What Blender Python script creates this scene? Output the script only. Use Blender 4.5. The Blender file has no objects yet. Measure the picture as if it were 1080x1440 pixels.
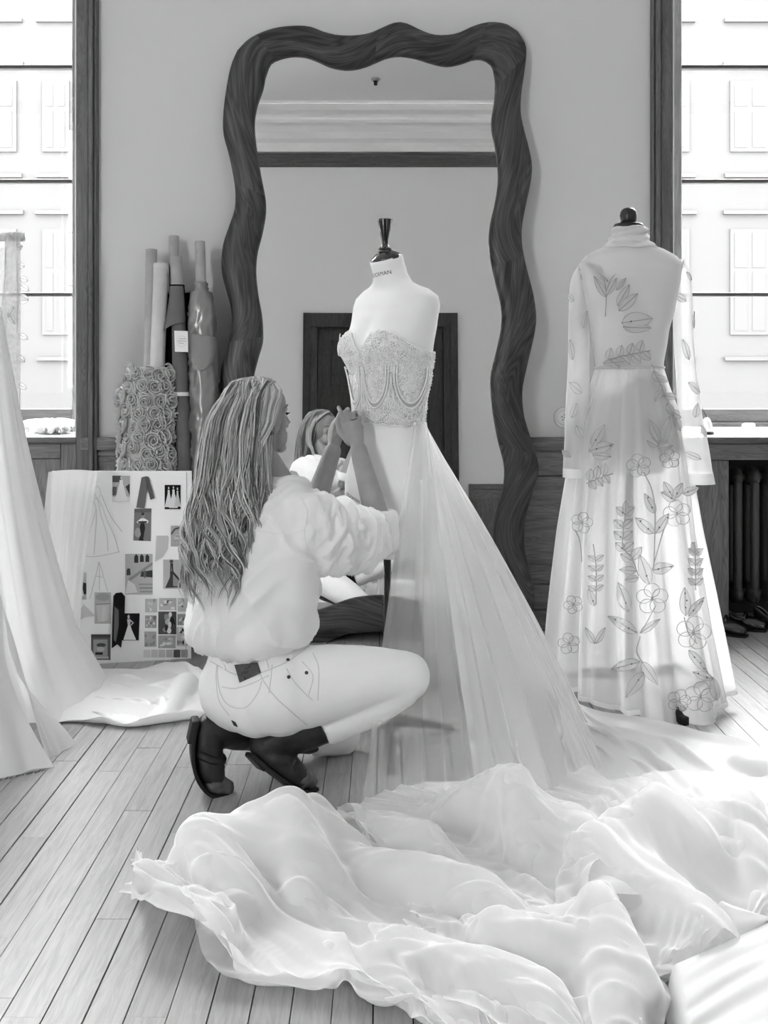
import bpy, bmesh, math, random
from mathutils import Vector, Matrix, noise
V = Vector
rnd = random.Random(7)
F, CX, CY, H = 1575.0, 540.0, 520.0, 1.15      # focal length in px, principal point, eye height
SC = bpy.context.scene
COL = SC.collection

# ------------------------------------------------------------------ camera
cam = bpy.data.cameras.new('camera'); camo = bpy.data.objects.new('camera', cam); COL.objects.link(camo)
cam.sensor_fit = 'HORIZONTAL'; cam.sensor_width = 24.0; cam.lens = 24.0 * F / 1080.0
cam.shift_y = -(720.0 - CY) / 1080.0
cam.clip_start = 0.05; cam.clip_end = 200
camo.location = (0, 0, H); camo.rotation_euler = (math.pi / 2, 0, 0)
SC.camera = camo
# ------------------------------------------------------------------ world, lamps, exposure
w = bpy.data.worlds.new('world'); SC.world = w; w.use_nodes = True
w.node_tree.nodes['Background'].inputs[0].default_value = (1, 1, 1, 1)
w.node_tree.nodes['Background'].inputs[1].default_value = 13.0

def area(name, loc, target, sx, sy, watts, portal=False):
    l = bpy.data.lights.new(name, 'AREA'); l.shape = 'RECTANGLE'; l.size = sx; l.size_y = sy; l.energy = watts
    o = bpy.data.objects.new(name, l); COL.objects.link(o); o.location = loc
    o.rotation_euler = (V(target) - V(loc)).to_track_quat('-Z', 'Y').to_euler()
    if portal: l.cycles.is_portal = True
    return o
for x_, w_ in ((-3.9, .6), (3.625, .25)): area('portal', (x_, -2.95, 2.6), (x_, 0, 2.6), w_, 3.5, 1, True)
for x_ in (-6.17, -2.08, 2.0, 6.08): area('portal', (x_, 5.9, 2.6), (x_, 0, 2.6), 1.5, 3.5, 1, True)
SC.view_settings.view_transform = 'Standard'; SC.view_settings.look = 'None'
SC.view_settings.gamma = 1.0; SC.view_settings.use_curve_mapping = False
SC.view_settings.exposure = 1.8
SC.cycles.max_bounces = 10; SC.cycles.diffuse_bounces = 8; SC.cycles.glossy_bounces = 4
SC.cycles.transmission_bounces = 6; SC.cycles.transparent_max_bounces = 24
SC.cycles.use_denoising = True; SC.cycles.caustics_reflective = False; SC.cycles.caustics_refractive = False
SC.cycles.sample_clamp_indirect = 6.0

# ------------------------------------------------------------------ helpers
def P(px, py, Y): return V(((px - CX) * Y / F, Y, H - (py - CY) * Y / F))
def G(px, py, z=0.0):
    Y = F * (H - z) / (py - CY); return V(((px - CX) * Y / F, Y, z))
def lin(v): return v / 12.92 if v <= 0.04045 else ((v + 0.055) / 1.055) ** 2.4
def lerp(a, b, t): return a + (b - a) * t
def sstep(a, b, x):
    t = max(0.0, min(1.0, (x - a) / (b - a))); return t * t * (3 - 2 * t)
def wloc(o):
    l = V((0, 0, 0))
    while o: l = l + o.location; o = o.parent
    return l
def tag(o, label=None, cat=None, group=None, kind=None):
    if label: o['label'] = label
    if cat: o['category'] = cat
    if group: o['group'] = group
    if kind: o['kind'] = kind
    return o
def thing(name, label, cat, loc=(0, 0, 0), group=None, kind=None):
    o = bpy.data.objects.new(name, None); COL.objects.link(o); o.location = loc
    o.empty_display_size = 0.05
    return tag(o, label, cat, group, kind)

class MB:
    """collects faces in world space; build() links them as one mesh object"""
    def __init__(s): s.v = []; s.f = []; s.m = []; s.uv = {}
    def add(s, vs, fs, mi=0):
        b = len(s.v); s.v.extend(V(p) for p in vs)
        for f in fs: s.f.append(tuple(i + b for i in f)); s.m.append(mi)
        return b
    def box(s, a, b, mi=0):
        x0, y0, z0 = (min(a[i], b[i]) for i in range(3)); x1, y1, z1 = (max(a[i], b[i]) for i in range(3))
        s.add([(x0,y0,z0),(x1,y0,z0),(x1,y1,z0),(x0,y1,z0),(x0,y0,z1),(x1,y0,z1),(x1,y1,z1),(x0,y1,z1)],
              [(0,3,2,1),(4,5,6,7),(0,1,5,4),(1,2,6,5),(2,3,7,6),(3,0,4,7)], mi); return s
    def loft(s, rings, closed=True, cap0=True, cap1=True, mi=0):
        n = len(rings[0]); vs = [p for r in rings for p in r]; fs = []
        for i in range(len(rings) - 1):
            for j in range(n if closed else n - 1):
                k = (j + 1) % n
                fs.append((i*n+j, i*n+k, (i+1)*n+k, (i+1)*n+j))
        if closed and cap0: fs.append(tuple(range(n - 1, -1, -1)))
        if closed and cap1: fs.append(tuple((len(rings)-1)*n + j for j in range(n)))
        s.add(vs, fs, mi); return s
    def tube(s, pts, rad, n=8, flat=1.0, up=None, mi=0, cap=True):
        pts = [V(p) for p in pts]; m = len(pts)
        if not hasattr(rad, '__len__'): rad = [rad] * m
        rings = []; prev = None
        for i, p in enumerate(pts):
            t = (pts[min(i+1, m-1)] - pts[max(i-1, 0)])
            t = t.normalized() if t.length > 1e-9 else V((0,0,1))
            if prev is None:
                a = V(up) if up is not None else (V((0,0,1)) if abs(t.z) < .9 else V((1,0,0)))
            else: a = prev
            a = (a - t * a.dot(t))
            if a.length < 1e-6: a = t.orthogonal()
            a.normalize(); prev = a; b = t.cross(a)
            r = rad[i]
            rings.append([p + a * (math.cos(q) * r * flat) + b * (math.sin(q) * r) for q in (2*math.pi*k/n for k in range(n))])
        s.loft(rings, True, cap, cap, mi); return s
    def lathe(s, c, prof, n=24, mi=0, cap=True):
        c = V(c); rings = []
        for r, z in prof:
            rings.append([c + V((math.cos(2*math.pi*k/n)*r, math.sin(2*math.pi*k/n)*r, z)) for k in range(n)])
        s.loft(rings, True, cap, cap, mi); return s
    def ball(s, c, rx, ry=None, rz=None, n=12, m=8, mi=0):
        ry = ry or rx; rz = rz or rx; c = V(c); rings = []
        for i in range(m + 1):
            a = math.pi * (i + .02) / (m + .04) 
            rings.append([c + V((math.sin(a)*math.cos(2*math.pi*k/n)*rx, math.sin(a)*math.sin(2*math.pi*k/n)*ry, -math.cos(a)*rz)) for k in range(n)])
        s.loft(rings, True, True, True, mi); return s
    def build(s, name, mats, parent=None, smooth=True, bevel=0.0, seg=2, sub=0, auto=None, solid=0.0):
        off = wloc(parent) if parent else V((0, 0, 0))
        me = bpy.data.meshes.new(name)
        me.from_pydata([tuple(p - off) for p in s.v], [], s.f)
        if not isinstance(mats, (list, tuple)): mats = [mats]
        for m in mats: me.materials.append(m)
        if len(mats) > 1: me.polygons.foreach_set('material_index', s.m)
        me.polygons.foreach_set('use_smooth', [smooth] * len(me.polygons))
        me.update()
        o = bpy.data.objects.new(name, me); COL.objects.link(o)
        if parent: o.parent = parent
        if auto is not None:
            me.set_sharp_from_angle(angle=math.radians(auto))
        if bevel:
            b = o.modifiers.new('bevel', 'BEVEL'); b.width = bevel; b.segments = seg; b.limit_method = 'ANGLE'
        if solid:
            b = o.modifiers.new('solid', 'SOLIDIFY'); b.thickness = solid; b.offset = 0
        if sub:
            b = o.modifiers.new('sub', 'SUBSURF'); b.levels = sub; b.render_levels = sub
        return o

def box_obj(name, a, b, mat, parent=None, bevel=0.004):
    return MB().box(a, b).build(name, mat, parent, smooth=False, bevel=bevel)

def remeshed(mb, name, mats, parent, voxel, smooth=4, disp=None, iters=None):
    """one continuous skin out of overlapping closed shapes; disp(p, n) -> new point"""
    me = bpy.data.meshes.new('tmp'); me.from_pydata([tuple(p) for p in mb.v], [], mb.f)
    bm = bmesh.new(); bm.from_mesh(me); bmesh.ops.recalc_face_normals(bm, faces=bm.faces[:]); bm.to_mesh(me); bm.free()
    o = bpy.data.objects.new('tmp', me); COL.objects.link(o)
    r = o.modifiers.new('r', 'REMESH'); r.mode = 'VOXEL'; r.voxel_size = voxel; r.use_smooth_shade = True
    if smooth:
        q = o.modifiers.new('s', 'SMOOTH'); q.factor = 0.5; q.iterations = smooth
    dg = bpy.context.evaluated_depsgraph_get(); dg.update()
    m2 = bpy.data.meshes.new_from_object(o.evaluated_get(dg)); m2.name = name
    bpy.data.objects.remove(o); bpy.data.meshes.remove(me)
    if disp:
        ns = [V(v.normal) for v in m2.vertices]; ps = [V(v.co) for v in m2.vertices]
        for i, v in enumerate(m2.vertices): v.co = disp(ps[i], ns[i])
    off = wloc(parent) if parent else V((0, 0, 0))
    for v in m2.vertices: v.co = v.co - off
    m2.materials.clear()
    for m in (mats if isinstance(mats, (list, tuple)) else [mats]): m2.materials.append(m)
    m2.polygons.foreach_set('use_smooth', [True] * len(m2.polygons)); m2.update()
    o = bpy.data.objects.new(name, m2); COL.objects.link(o)
    if parent: o.parent = parent
    return o

def spline(pts, n):
    """Catmull-Rom through pts (Vectors or tuples), n samples"""
    pts = [V(p) for p in pts]; m = len(pts); out = []
    for i in range(n):
        u = i / (n - 1) * (m - 1); k = min(int(u), m - 2); t = u - k
        p1, p2 = pts[k], pts[k+1]
        p0 = pts[k-1] if k > 0 else p1 * 2 - p2
        p3 = pts[k+2] if k + 2 < m else p2 * 2 - p1
        out.append(0.5 * ((2*p1) + (p2-p0)*t + (2*p0-5*p1+4*p2-p3)*t*t + (3*p1-p0-3*p2+p3)*t*t*t))
    return out
def nz(x, y=0.0, z=0.0): return noise.noise(V((x, y, z)))
def fbm(x, y=0.0, z=0.0, o=3): return noise.fractal(V((x, y, z)), 1.0, 2.0, o)
def text_mesh(s, size, fit=None):
    """flat lettering as (verts, faces) in the xy plane, centred"""
    c = bpy.data.curves.new('t', 'FONT'); c.body = s; c.size = size; c.align_x = 'CENTER'; c.align_y = 'CENTER'; c.resolution_u = 3
    o = bpy.data.objects.new('t', c); COL.objects.link(o)
    dg = bpy.context.evaluated_depsgraph_get(); dg.update()
    m = bpy.data.meshes.new_from_object(o.evaluated_get(dg))
    vs = [V(v.co) for v in m.vertices]; fs = [tuple(p.vertices) for p in m.polygons]
    bpy.data.objects.remove(o); bpy.data.meshes.remove(m); bpy.data.curves.remove(c)
    return vs, fs

# ------------------------------------------------------------------ materials
class NT:
    def __init__(s, name):
        s.m = bpy.data.materials.new(name); s.m.use_nodes = True; s.t = s.m.node_tree
        s.b = s.t.nodes['Principled BSDF']; s.o = s.t.nodes['Material Output']
    def n(s, kind, **kw):
        x = s.t.nodes.new(kind)
        for k, v in kw.items():
            if k in x.inputs.keys(): x.inputs[k].default_value = v
            else: setattr(x, k, v)
        return x
    def l(s, a, b): s.t.links.new(a, b)
    def ramp(s, src, stops):
        r = s.n('ShaderNodeValToRGB'); e = r.color_ramp.elements
        while len(e) < len(stops): e.new(0.5)
        for i, (p, v) in enumerate(stops):
            e[i].position = p; v = lin(v); e[i].color = (v, v, v, 1)
        s.l(src, r.inputs[0]); return r.outputs[0]
    def math(s, op, a, b=0.5):
        x = s.n('ShaderNodeMath'); x.operation = op
        for i, q in enumerate((a, b)):
            if isinstance(q, (int, float)): x.inputs[i].default_value = q
            else: s.l(q, x.inputs[i])
        return x.outputs[0]
    def bump(s, src, strength, dist=0.01):
        x = s.n('ShaderNodeBump'); x.inputs['Strength'].default_value = strength; x.inputs['Distance'].default_value = dist
        s.l(src, x.inputs['Height']); s.l(x.outputs[0], s.b.inputs['Normal']); return x.outputs[0]

def mat(name, v, rough=0.6, spec=0.3, var=0.0, scale=8.0, bump=0.0, bscale=60.0, metal=0.0, coat=0.0, sub=0.0, trans=0.0):
    q = NT(name); c = lin(v); b = q.b
    b.inputs['Base Color'].default_value = (c, c, c, 1); b.inputs['Roughness'].default_value = rough
    b.inputs['Specular IOR Level'].default_value = spec; b.inputs['Metallic'].default_value = metal
    b.inputs['Coat Weight'].default_value = coat
    if sub: b.inputs['Subsurface Weight'].default_value = sub; b.inputs['Subsurface Radius'].default_value = (.02, .02, .02)
    tc = q.n('ShaderNodeTexCoord')
    if var:
        t = q.n('ShaderNodeTexNoise', Scale=scale, Detail=5.0); q.l(tc.outputs['Object'], t.inputs['Vector'])
        q.l(q.ramp(t.outputs[0], [(.3, max(0, v - var)), (.7, min(1, v + var))]), b.inputs['Base Color'])
    if bump:
        t = q.n('ShaderNodeTexNoise', Scale=bscale, Detail=4.0); q.l(tc.outputs['Object'], t.inputs['Vector'])
        q.bump(t.outputs[0], bump, .004)
    if trans:
        tr = q.n('ShaderNodeBsdfTranslucent'); tr.inputs[0].default_value = (c, c, c, 1)
        mx = q.n('ShaderNodeMixShader'); mx.inputs[0].default_value = trans
        q.l(b.outputs[0], mx.inputs[1]); q.l(tr.outputs[0], mx.inputs[2]); q.l(mx.outputs[0], q.o.inputs[0])
    return q.m

def wood(name, lo, hi, axis='z', stretch=14.0, scale=3.0, rough=0.45, spec=0.4, uv=False, rand=True, ring=0.5, bump=0.15, tint=.14):
    """grain stretched along one axis (or along uv.x), each object with its own offset"""
    q = NT(name); tc = q.n('ShaderNodeTexCoord'); mp = q.n('ShaderNodeMapping')
    q.l(tc.outputs['UV' if uv else 'Object'], mp.inputs['Vector'])
    sc = {'x': (1, stretch, stretch), 'y': (stretch, 1, stretch), 'z': (stretch, stretch, 1)}[axis]
    mp.inputs['Scale'].default_value = sc
    vec = mp.outputs[0]
    if rand:
        oi = q.n('ShaderNodeObjectInfo'); mul = q.n('ShaderNodeVectorMath'); mul.operation = 'SCALE'
        cmb = q.n('ShaderNodeCombineXYZ')
        for i in range(3): q.l(oi.outputs['Random'], cmb.inputs[i])
        q.l(cmb.outputs[0], mul.inputs[0]); mul.inputs['Scale'].default_value = 91.0
        ad = q.n('ShaderNodeVectorMath'); ad.operation = 'ADD'; q.l(vec, ad.inputs[0]); q.l(mul.outputs[0], ad.inputs[1]); vec = ad.outputs[0]
    n1 = q.n('ShaderNodeTexNoise', Scale=scale, Detail=6.0, Roughness=0.6, Distortion=0.6); q.l(vec, n1.inputs['Vector'])
    n2 = q.n('ShaderNodeTexNoise', Scale=scale * .35, Detail=2.0, Distortion=1.2); q.l(vec, n2.inputs['Vector'])
    rings = q.math('FRACT', q.math('MULTIPLY', n2.outputs[0], 14.0), 0)
    tri = q.math('ABSOLUTE', q.math('SUBTRACT', rings, .5), 0)
    h = q.math('ADD', q.math('MULTIPLY', n1.outputs[0], 1.0 - ring * .5), q.math('MULTIPLY', tri, ring))
    mid = lerp(lo, hi, .55)
    col = q.ramp(h, [(.3, lo), (.55, mid), (.8, hi)])
    if rand:
        mx = q.n('ShaderNodeMix'); mx.data_type = 'RGBA'; mx.blend_type = 'MULTIPLY'; mx.inputs[0].default_value = 1.0
        q.l(col, mx.inputs[6])
        vv = q.math('ADD', q.math('MULTIPLY', oi.outputs['Random'], tint), 1.0 - tint / 2); cc = q.n('ShaderNodeCombineColor')
        for i in range(3): q.l(vv, cc.inputs[i])
        q.l(cc.outputs[0], mx.inputs[7]); col = mx.outputs[2]
    q.l(col, q.b.inputs['Base Color'])
    q.b.inputs['Roughness'].default_value = rough; q.b.inputs['Specular IOR Level'].default_value = spec
    if bump: q.bump(h, bump, .003)
    return q.m

def sheer(name, v, alpha, trans=0.5, weave=0.0, wscale=400.0, edge=1.0, spec=0.0):
    """thin cloth: lets light and sight through, denser where seen at a slant"""
    q = NT(name); c = lin(v)
    q.t.nodes.remove(q.b)
    d = q.n('ShaderNodeBsdfDiffuse'); d.inputs[0].default_value = (c, c, c, 1)
    tl = q.n('ShaderNodeBsdfTranslucent'); tl.inputs[0].default_value = (c, c, c, 1)
    m1 = q.n('ShaderNodeMixShader'); m1.inputs[0].default_value = trans
    q.l(d.outputs[0], m1.inputs[1]); q.l(tl.outputs[0], m1.inputs[2])
    tp = q.n('ShaderNodeBsdfTransparent')
    ge = q.n('ShaderNodeNewGeometry'); dt = q.n('ShaderNodeVectorMath'); dt.operation = 'DOT_PRODUCT'
    q.l(ge.outputs['Incoming'], dt.inputs[0]); q.l(ge.outputs['Normal'], dt.inputs[1])
    cs = q.math('MAXIMUM', q.math('ABSOLUTE', dt.outputs['Value'], 0), 0.08)
    ex = q.math('DIVIDE', edge, cs)
    ex = q.math('ADD', ex, 1.0 - edge)
    al = q.math('SUBTRACT', 1.0, q.math('POWER', 1.0 - alpha, ex))
    if weave:
        tc = q.n('ShaderNodeTexCoord'); t = q.n('ShaderNodeTexNoise', Scale=wscale, Detail=2.0); q.l(tc.outputs['Object'], t.inputs['Vector'])
        al = q.math('MULTIPLY', al, q.math('ADD', q.math('MULTIPLY', t.outputs[0], weave * 2), 1.0 - weave))
    m2 = q.n('ShaderNodeMixShader'); q.l(al, m2.inputs[0]); q.l(tp.outputs[0], m2.inputs[1]); q.l(m1.outputs[0], m2.inputs[2])
    q.l(m2.outputs[0], q.o.inputs[0])
    return q.m

M = {}
M['wall'] = mat('wall_paint', .80, .9, .1, bump=.03, bscale=200)
M['ceil'] = mat('ceiling_paint', .93, .9, .1)
M['cornice'] = mat('cornice_plaster', .97, .8, .1)
M['oak'] = wood('panel_oak_upright', .33, .52, 'z', 12, 4)
M['oakx'] = wood('panel_oak_level', .33, .52, 'x', 12, 4)
M['casing'] = wood('casing_oak', .27, .44, 'z', 14, 5, rand=False)
M['casingx'] = wood('casing_oak_level', .27, .44, 'x', 14, 5, rand=False)
M['door'] = wood('door_oak', .12, .30, 'z', 14, 4)
M['plank'] = wood('floor_oak', .54, .68, 'y', 16, 5, rough=.40, spec=.4, ring=.25, bump=.08)
M['under'] = mat('subfloor', .06, .9)
M['frame'] = wood('mirror_walnut', .10, .36, 'x', 16, 2.4, uv=True, rough=.42, spec=.35, ring=.5, tint=.3)
M['white'] = mat('white_paint', .9, .5)
M['black'] = mat('black_lacquer', .035, .15, .6, coat=.5)
M['blackm'] = mat('black_iron', .07, .45, .4)
M['stone'] = mat('facade_render', .19, .9, .05)
M['stone2'] = mat('facade_trim', .195, .9, .05)
M['fwin'] = mat('facade_glass', .162, .3, .1)
# ------------------------------------------------------------------ room shell
YW, YB, XL, XR, ZC = 4.95, -2.9, -7.6, 7.6, 5.15
YG = 5.85                                       # plane of the window glass
Z0, Z1 = .855, 4.35                             # sill, window head
WL = (-2.80, -1.352); WR = (1.268, 2.72)        # clear openings of the two far windows
def struct(name, label, cat, loc=(0, 0, 0)): return thing(name, label, cat, loc, kind='structure')

w_ = MB()
WL2 = (-6.9, -5.45); WR2 = (5.36, 6.8)          # unseen windows added outside the frame to let in more daylight
for a, b in ((XL, WL2[0]), (WL2[1], WL[0]), (WL[1], WR[0]), (WR[1], WR2[0]), (WR2[1], XR)): w_.box((a, YW, 0), (b, YG + .12, ZC))
for a, b in (WL2, WL, WR, WR2):
    w_.box((a, YW, Z1), (b, YG + .12, ZC))
    w_.box((a, YG - .1, 0), (b, YG + .12, Z0 - .03))
wf = w_.build('wall_far', M['wall'], None, False); tag(wf, 'pale painted wall between the two tall windows behind the mirror', 'wall', kind='structure')
# near wall (seen in the mirror) with a doorway
DX0, DX1, DZ = -.85, .77, 2.72
NW = ((-4.2, -3.6), (3.5, 3.75))                # unseen openings added in the near wall for frontal fill light
w_ = MB(); w_.box((NW[0][1], YB - .2, 0), (DX0, YB, ZC)); w_.box((DX1, YB - .2, 0), (NW[1][0], YB, ZC)); w_.box((DX0, YB - .2, DZ), (DX1, YB, ZC))
w_.box((XL, YB - .2, 0), (NW[0][0], YB, ZC)); w_.box((NW[1][1], YB - .2, 0), (XR, YB, ZC))
for a, b in NW: w_.box((a, YB - .2, 0), (b, YB, Z0)); w_.box((a, YB - .2, Z1), (b, YB, ZC))
tag(w_.build('wall_near', mat('near_wall_brightened', .95, .9, .1), None, False), 'pale wall with a panelled door, seen in the mirror', 'wall', kind='structure')  # lighter than the other walls: bright reflection and bounce light put into the paint
def side_wall(name, x0, x1, wins, label):
    m = MB(); y = YB - .2
    for a, b in wins:
        m.box((x0, y, 0), (x1, a, ZC)); m.box((x0, a, 0), (x1, b, Z0)); m.box((x0, a, Z1), (x1, b, ZC)); y = b
    m.box((x0, y, 0), (x1, YG + .12, ZC))
    tag(m.build(name, M['wall'], None, False), label, 'wall', kind='structure')
side_wall('wall_left', XL - .2, XL, [], 'pale side wall on the left')
side_wall('wall_right', XR, XR + .2, [], 'pale side wall on the right')
tag(MB().box((XL - .2, YB - .2, ZC), (XR + .2, YG + .12, ZC + .2)).build('ceiling', M['ceil'], None, False), 'plain white plaster ceiling seen in the mirror', 'ceiling', kind='structure')
# cornice and picture rail on the near wall and side walls
def strip(name, prof, mat_, label, cat):
    """profile (out, z) run round the near, left and right walls"""
    m = MB()
    for k in range(len(prof) - 1):
        (o0, za), (o1, zb) = prof[k], prof[k + 1]
        def path(o): return [(XL + o, YW, 0), (XL + o, YB + o, 0), (XR - o, YB + o, 0), (XR - o, YW, 0)]
        A, B = path(o0), path(o1)
        vs = [(x, y, za) for x, y, _ in A] + [(x, y, zb) for x, y, _ in B]
        m.add(vs, [(i, i + 1, i + 5, i + 4) for i in range(3)])
    o = m.build(name, mat_, None, True, auto=30); return tag(o, label, cat, kind='structure')
strip('trim_1', [(0, 4.655), (.05, 4.66), (.05, 4.72), (.03, 4.73), (.03, 4.77), (.10, 4.80), (.11, 4.87), (.09, 4.88), (.16, 4.93), (.22, 4.945), (.22, 4.985), (.19, 4.99), (.26, 5.03), (.34, 5.05), (.35, 5.12), (.33, 5.125), (.38, 5.15)], M['cornice'], 'white moulded plaster cornice seen high in the mirror', 'cornice')
strip('trim_2', [(0, 4.49), (.03, 4.50), (.03, 4.53), (.045, 4.55), (.045, 4.59), (.06, 4.61), (.06, 4.635), (0, 4.645)], M['casingx'], 'dark oak picture rail under the cornice, seen in the mirror', 'picture rail')
# wainscot of near wall
nw = struct('trim_3', 'oak wainscot along the near wall, seen low in the mirror', 'wainscot', (0, YB, 0))
for a, b in ((XL, DX0 - .17), (DX1 + .17, XR)):
    box_obj('cap_rail', (a, YB, .80), (b, YB + .045, .86), M['oakx'], nw)
    box_obj('backing', (a, YB, 0), (b, YB + .012, .80), M['oak'], nw, 0)
    n = int((b - a) / .42)
    for i in range(n):
        x = a + (b - a) * i / n; box_obj('stile', (x, YB + .01, .14), (x + .09, YB + .028, .70), M['oak'], nw)
    box_obj('bottom_rail', (a, YB + .01, 0), (b, YB + .04, .14), M['oakx'], nw); box_obj('top_rail', (a, YB + .01, .70), (b, YB + .03, .80), M['oakx'], nw)
# door in the near wall
d = struct('door_1', 'dark panelled wooden door reflected in the mirror behind the dress form', 'door', ((DX0 + DX1) / 2, YB, 0))
for a, b in ((DX0 - .03, DX0 + .10), (DX1 - .10, DX1 + .03)):
    box_obj('door_jamb', (a, YB - .15, 0), (b, YB + .035, DZ + .03), M['door'], d); 
    box_obj('door_casing', (a - .03, YB, 0), (a + .05, YB + .055, DZ + .06), M['door'], d) if a < 0 else box_obj('door_casing', (b - .05, YB, 0), (b + .03, YB + .055, DZ + .06), M['door'], d)
box_obj('door_head', (DX0 - .06, YB - .1, DZ - .10), (DX1 + .06, YB + .05, DZ + .06), M['door'], d)
lx0, lx1 = DX0 + .10, DX1 - .10
MB().box((DX0, YB - .2, 0), (DX1, YB - .13, DZ)).build('door_light_stop', M['door'], d, False)  # added panel that stops outside light showing under the door leaf
leaf = box_obj('door_leaf', (lx0, YB - .12, .0), (lx1, YB - .08, DZ - .1), M['door'], d, 0)
def rail(a, b, c, e, o=.05): box_obj('door_rail', (a, YB - .085, c), (b, YB - o, e), M['door'], leaf)
for x in (lx0, (lx0 + lx1) / 2 - .07, lx1 - .15): rail(x, x + .15 if x != (lx0 + lx1) / 2 - .07 else x + .14, .0, DZ - .1, .047)
for z0, z1 in ((.01, .25), (.72, .86), (1.35, 1.47), (1.98, 2.08), (DZ - .24, DZ - .1)): rail(lx0, lx1, z0, z1)
for z in (.4, 1.3, 2.25): box_obj('hinge', (lx1 - .012, YB - .06, z), (lx1 + .012, YB - .035, z + .12), M['blackm'], d)
# ceiling fitting
cf = thing('ceiling_sprinkler', 'small round metal ceiling fitting seen high in the mirror', 'ceiling fitting', (-.09, -1.9, ZC))
MB().lathe((-.09, -1.9, ZC - .03), [(.0, 0), (.02, 0), (.03, .015), (.05, .022), (.05, .03)], 20).build('plate', mat('chrome_plate', .8, .25, metal=.6), cf)
MB().lathe((-.09, -1.9, ZC - .07), [(.0, 0), (.02, .002), (.018, .03), (.03, .04)], 14).build('nozzle', M['blackm'], cf)

# ------------------------------------------------------------------ floor of oak planks
fl = struct('floor', 'pale oak plank floor running towards the mirror', 'floor')
MB().box((XL, YB - .2, -.05), (XR, YG, -.012)).build('subfloor', M['under'], fl, False)
PW = .0731; PH = -.459
um = MB().box((0, 0, 0), (1, 1, 1)).build('plank', M['plank'], fl, False); unit = um.data
bpy.data.objects.remove(um)
fixed = {}
for px0, px1, py in ((168, 209, 1140), (17, 60, 1177), (131, 180, 1292), (188, 226, 1052), (463, 505, 1088), (620, 660, 1086)):
    c = G((px0 + px1) / 2, py); fixed.setdefault(math.floor((c.x - PH) / PW), []).append(c.y)
cand = []
for k in range(math.floor((XL - PH) / PW) + 1, math.floor((XR - PH) / PW)):
    r = random.Random(k * 77 + 5); y = YB - .2 + r.random() * .5; js = []
    while y < YG: js.append(y); y += r.uniform(.5, 1.05)
    for fy in fixed.get(k, []):
        js = [j for j in js if abs(j - fy) > .33] + [fy]
    js = [YB - .2] + sorted(j for j in js if YB < j < YG - .15) + [YG]
    x = PH + k * PW; g = r.choice([.0006, .0008, .0014, .0022])
    for a, b in zip(js[:-1], js[1:]):
        vis = b > 1.85 and abs(x + PW / 2) < .36 * min(b, 5.2) + .08
        cand.append((0 if vis else 1, x, a, b, g, r.uniform(-.0006, .0006)))
far = MB(); nvis = 0
for v, x, a, b, g, dz in cand:
    if v == 0 and nvis < 290:
        nvis += 1
        o = bpy.data.objects.new('plank', unit); COL.objects.link(o); o.parent = fl
        o.location = (x + g, a + .0006, -.012); o.scale = (PW - g * 2, b - a - .0012, .012 + dz)
    else: far.box((x + g, a + .0006, -.012), (x + PW - g, b - .0006, dz))
fo = far.build('plank_field', wood('floor_oak_field', .54, .68, 'y', 16, 5, rough=.40, spec=.4, ring=.25, bump=.08), fl, False); fo['kind'] = 'stuff'
# the shared plank mesh is scaled per piece, so its grain uses world position
q = M['plank'].node_tree; tcn = [n for n in q.nodes if n.type == 'TEX_COORD'][0]; mpn = [n for n in q.nodes if n.type == 'MAPPING'][0]
ge_ = q.nodes.new('ShaderNodeNewGeometry'); q.links.new(ge_.outputs['Position'], mpn.inputs['Vector'])

# ------------------------------------------------------------------ far wall wainscot
wa = struct('baseboard_far', 'oak wainscot of level boards along the far wall under the mirror', 'wainscot', (0, YW, 0))
X0, X1 = WL[1] + .02, WR[0] - .02
def zf(py): return H - (py - CY) * YW / F
def wbrd(name, x0, x1, pa, pb, out, m='oakx', bev=.004): return box_obj(name, (x0, YW - out, zf(pb)), (x1, YW + .01, zf(pa)), M[m], wa, bev)
XM = 0.0
wbrd('backing', X0, X1, 640, 886, .004, 'oak', 0)
wbrd('cap_rail', X0, X1, 614.5, 632.5, .035)
wbrd('board', XM, X1, 634.5, 668, .02); 
wbrd('board', XM, X1, 669.5, 820, .018); wbrd('board', XM, X1, 821.5, 855, .02)
wbrd('board', X0, X1, 857, 886, .032, 'oakx', .012)
wbrd('rail', X0, XM, 634.5, 641, .02); wbrd('rail', X0, XM, 821, 855, .02)
for x in (X0, X0 + .42, X0 + .84): wbrd('stile', x, x + .035, 641, 821, .02, 'oak')
for x in (X0 + .035, X0 + .455, X0 + .875):
    n = 24; L = .385; top = zf(642); vs = []
    def scal(t): return zf(652) + .012 * math.sin(t * math.pi * 4) * (1 if t < .5 else 1) - .02 * (1 - abs(2 * t - 1))
    m = MB(); f_ = [(x + L * i / n, YW - .016, scal(i / n)) for i in range(n + 1)]; g_ = [(x + L * i / n, YW - .016, top) for i in range(n + 1)]
    b_ = [(p[0], YW, p[2]) for p in f_]
    m.loft([b_, f_, g_], closed=False).build('scalloped_rail', M['oakx'], wa, False)

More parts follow.
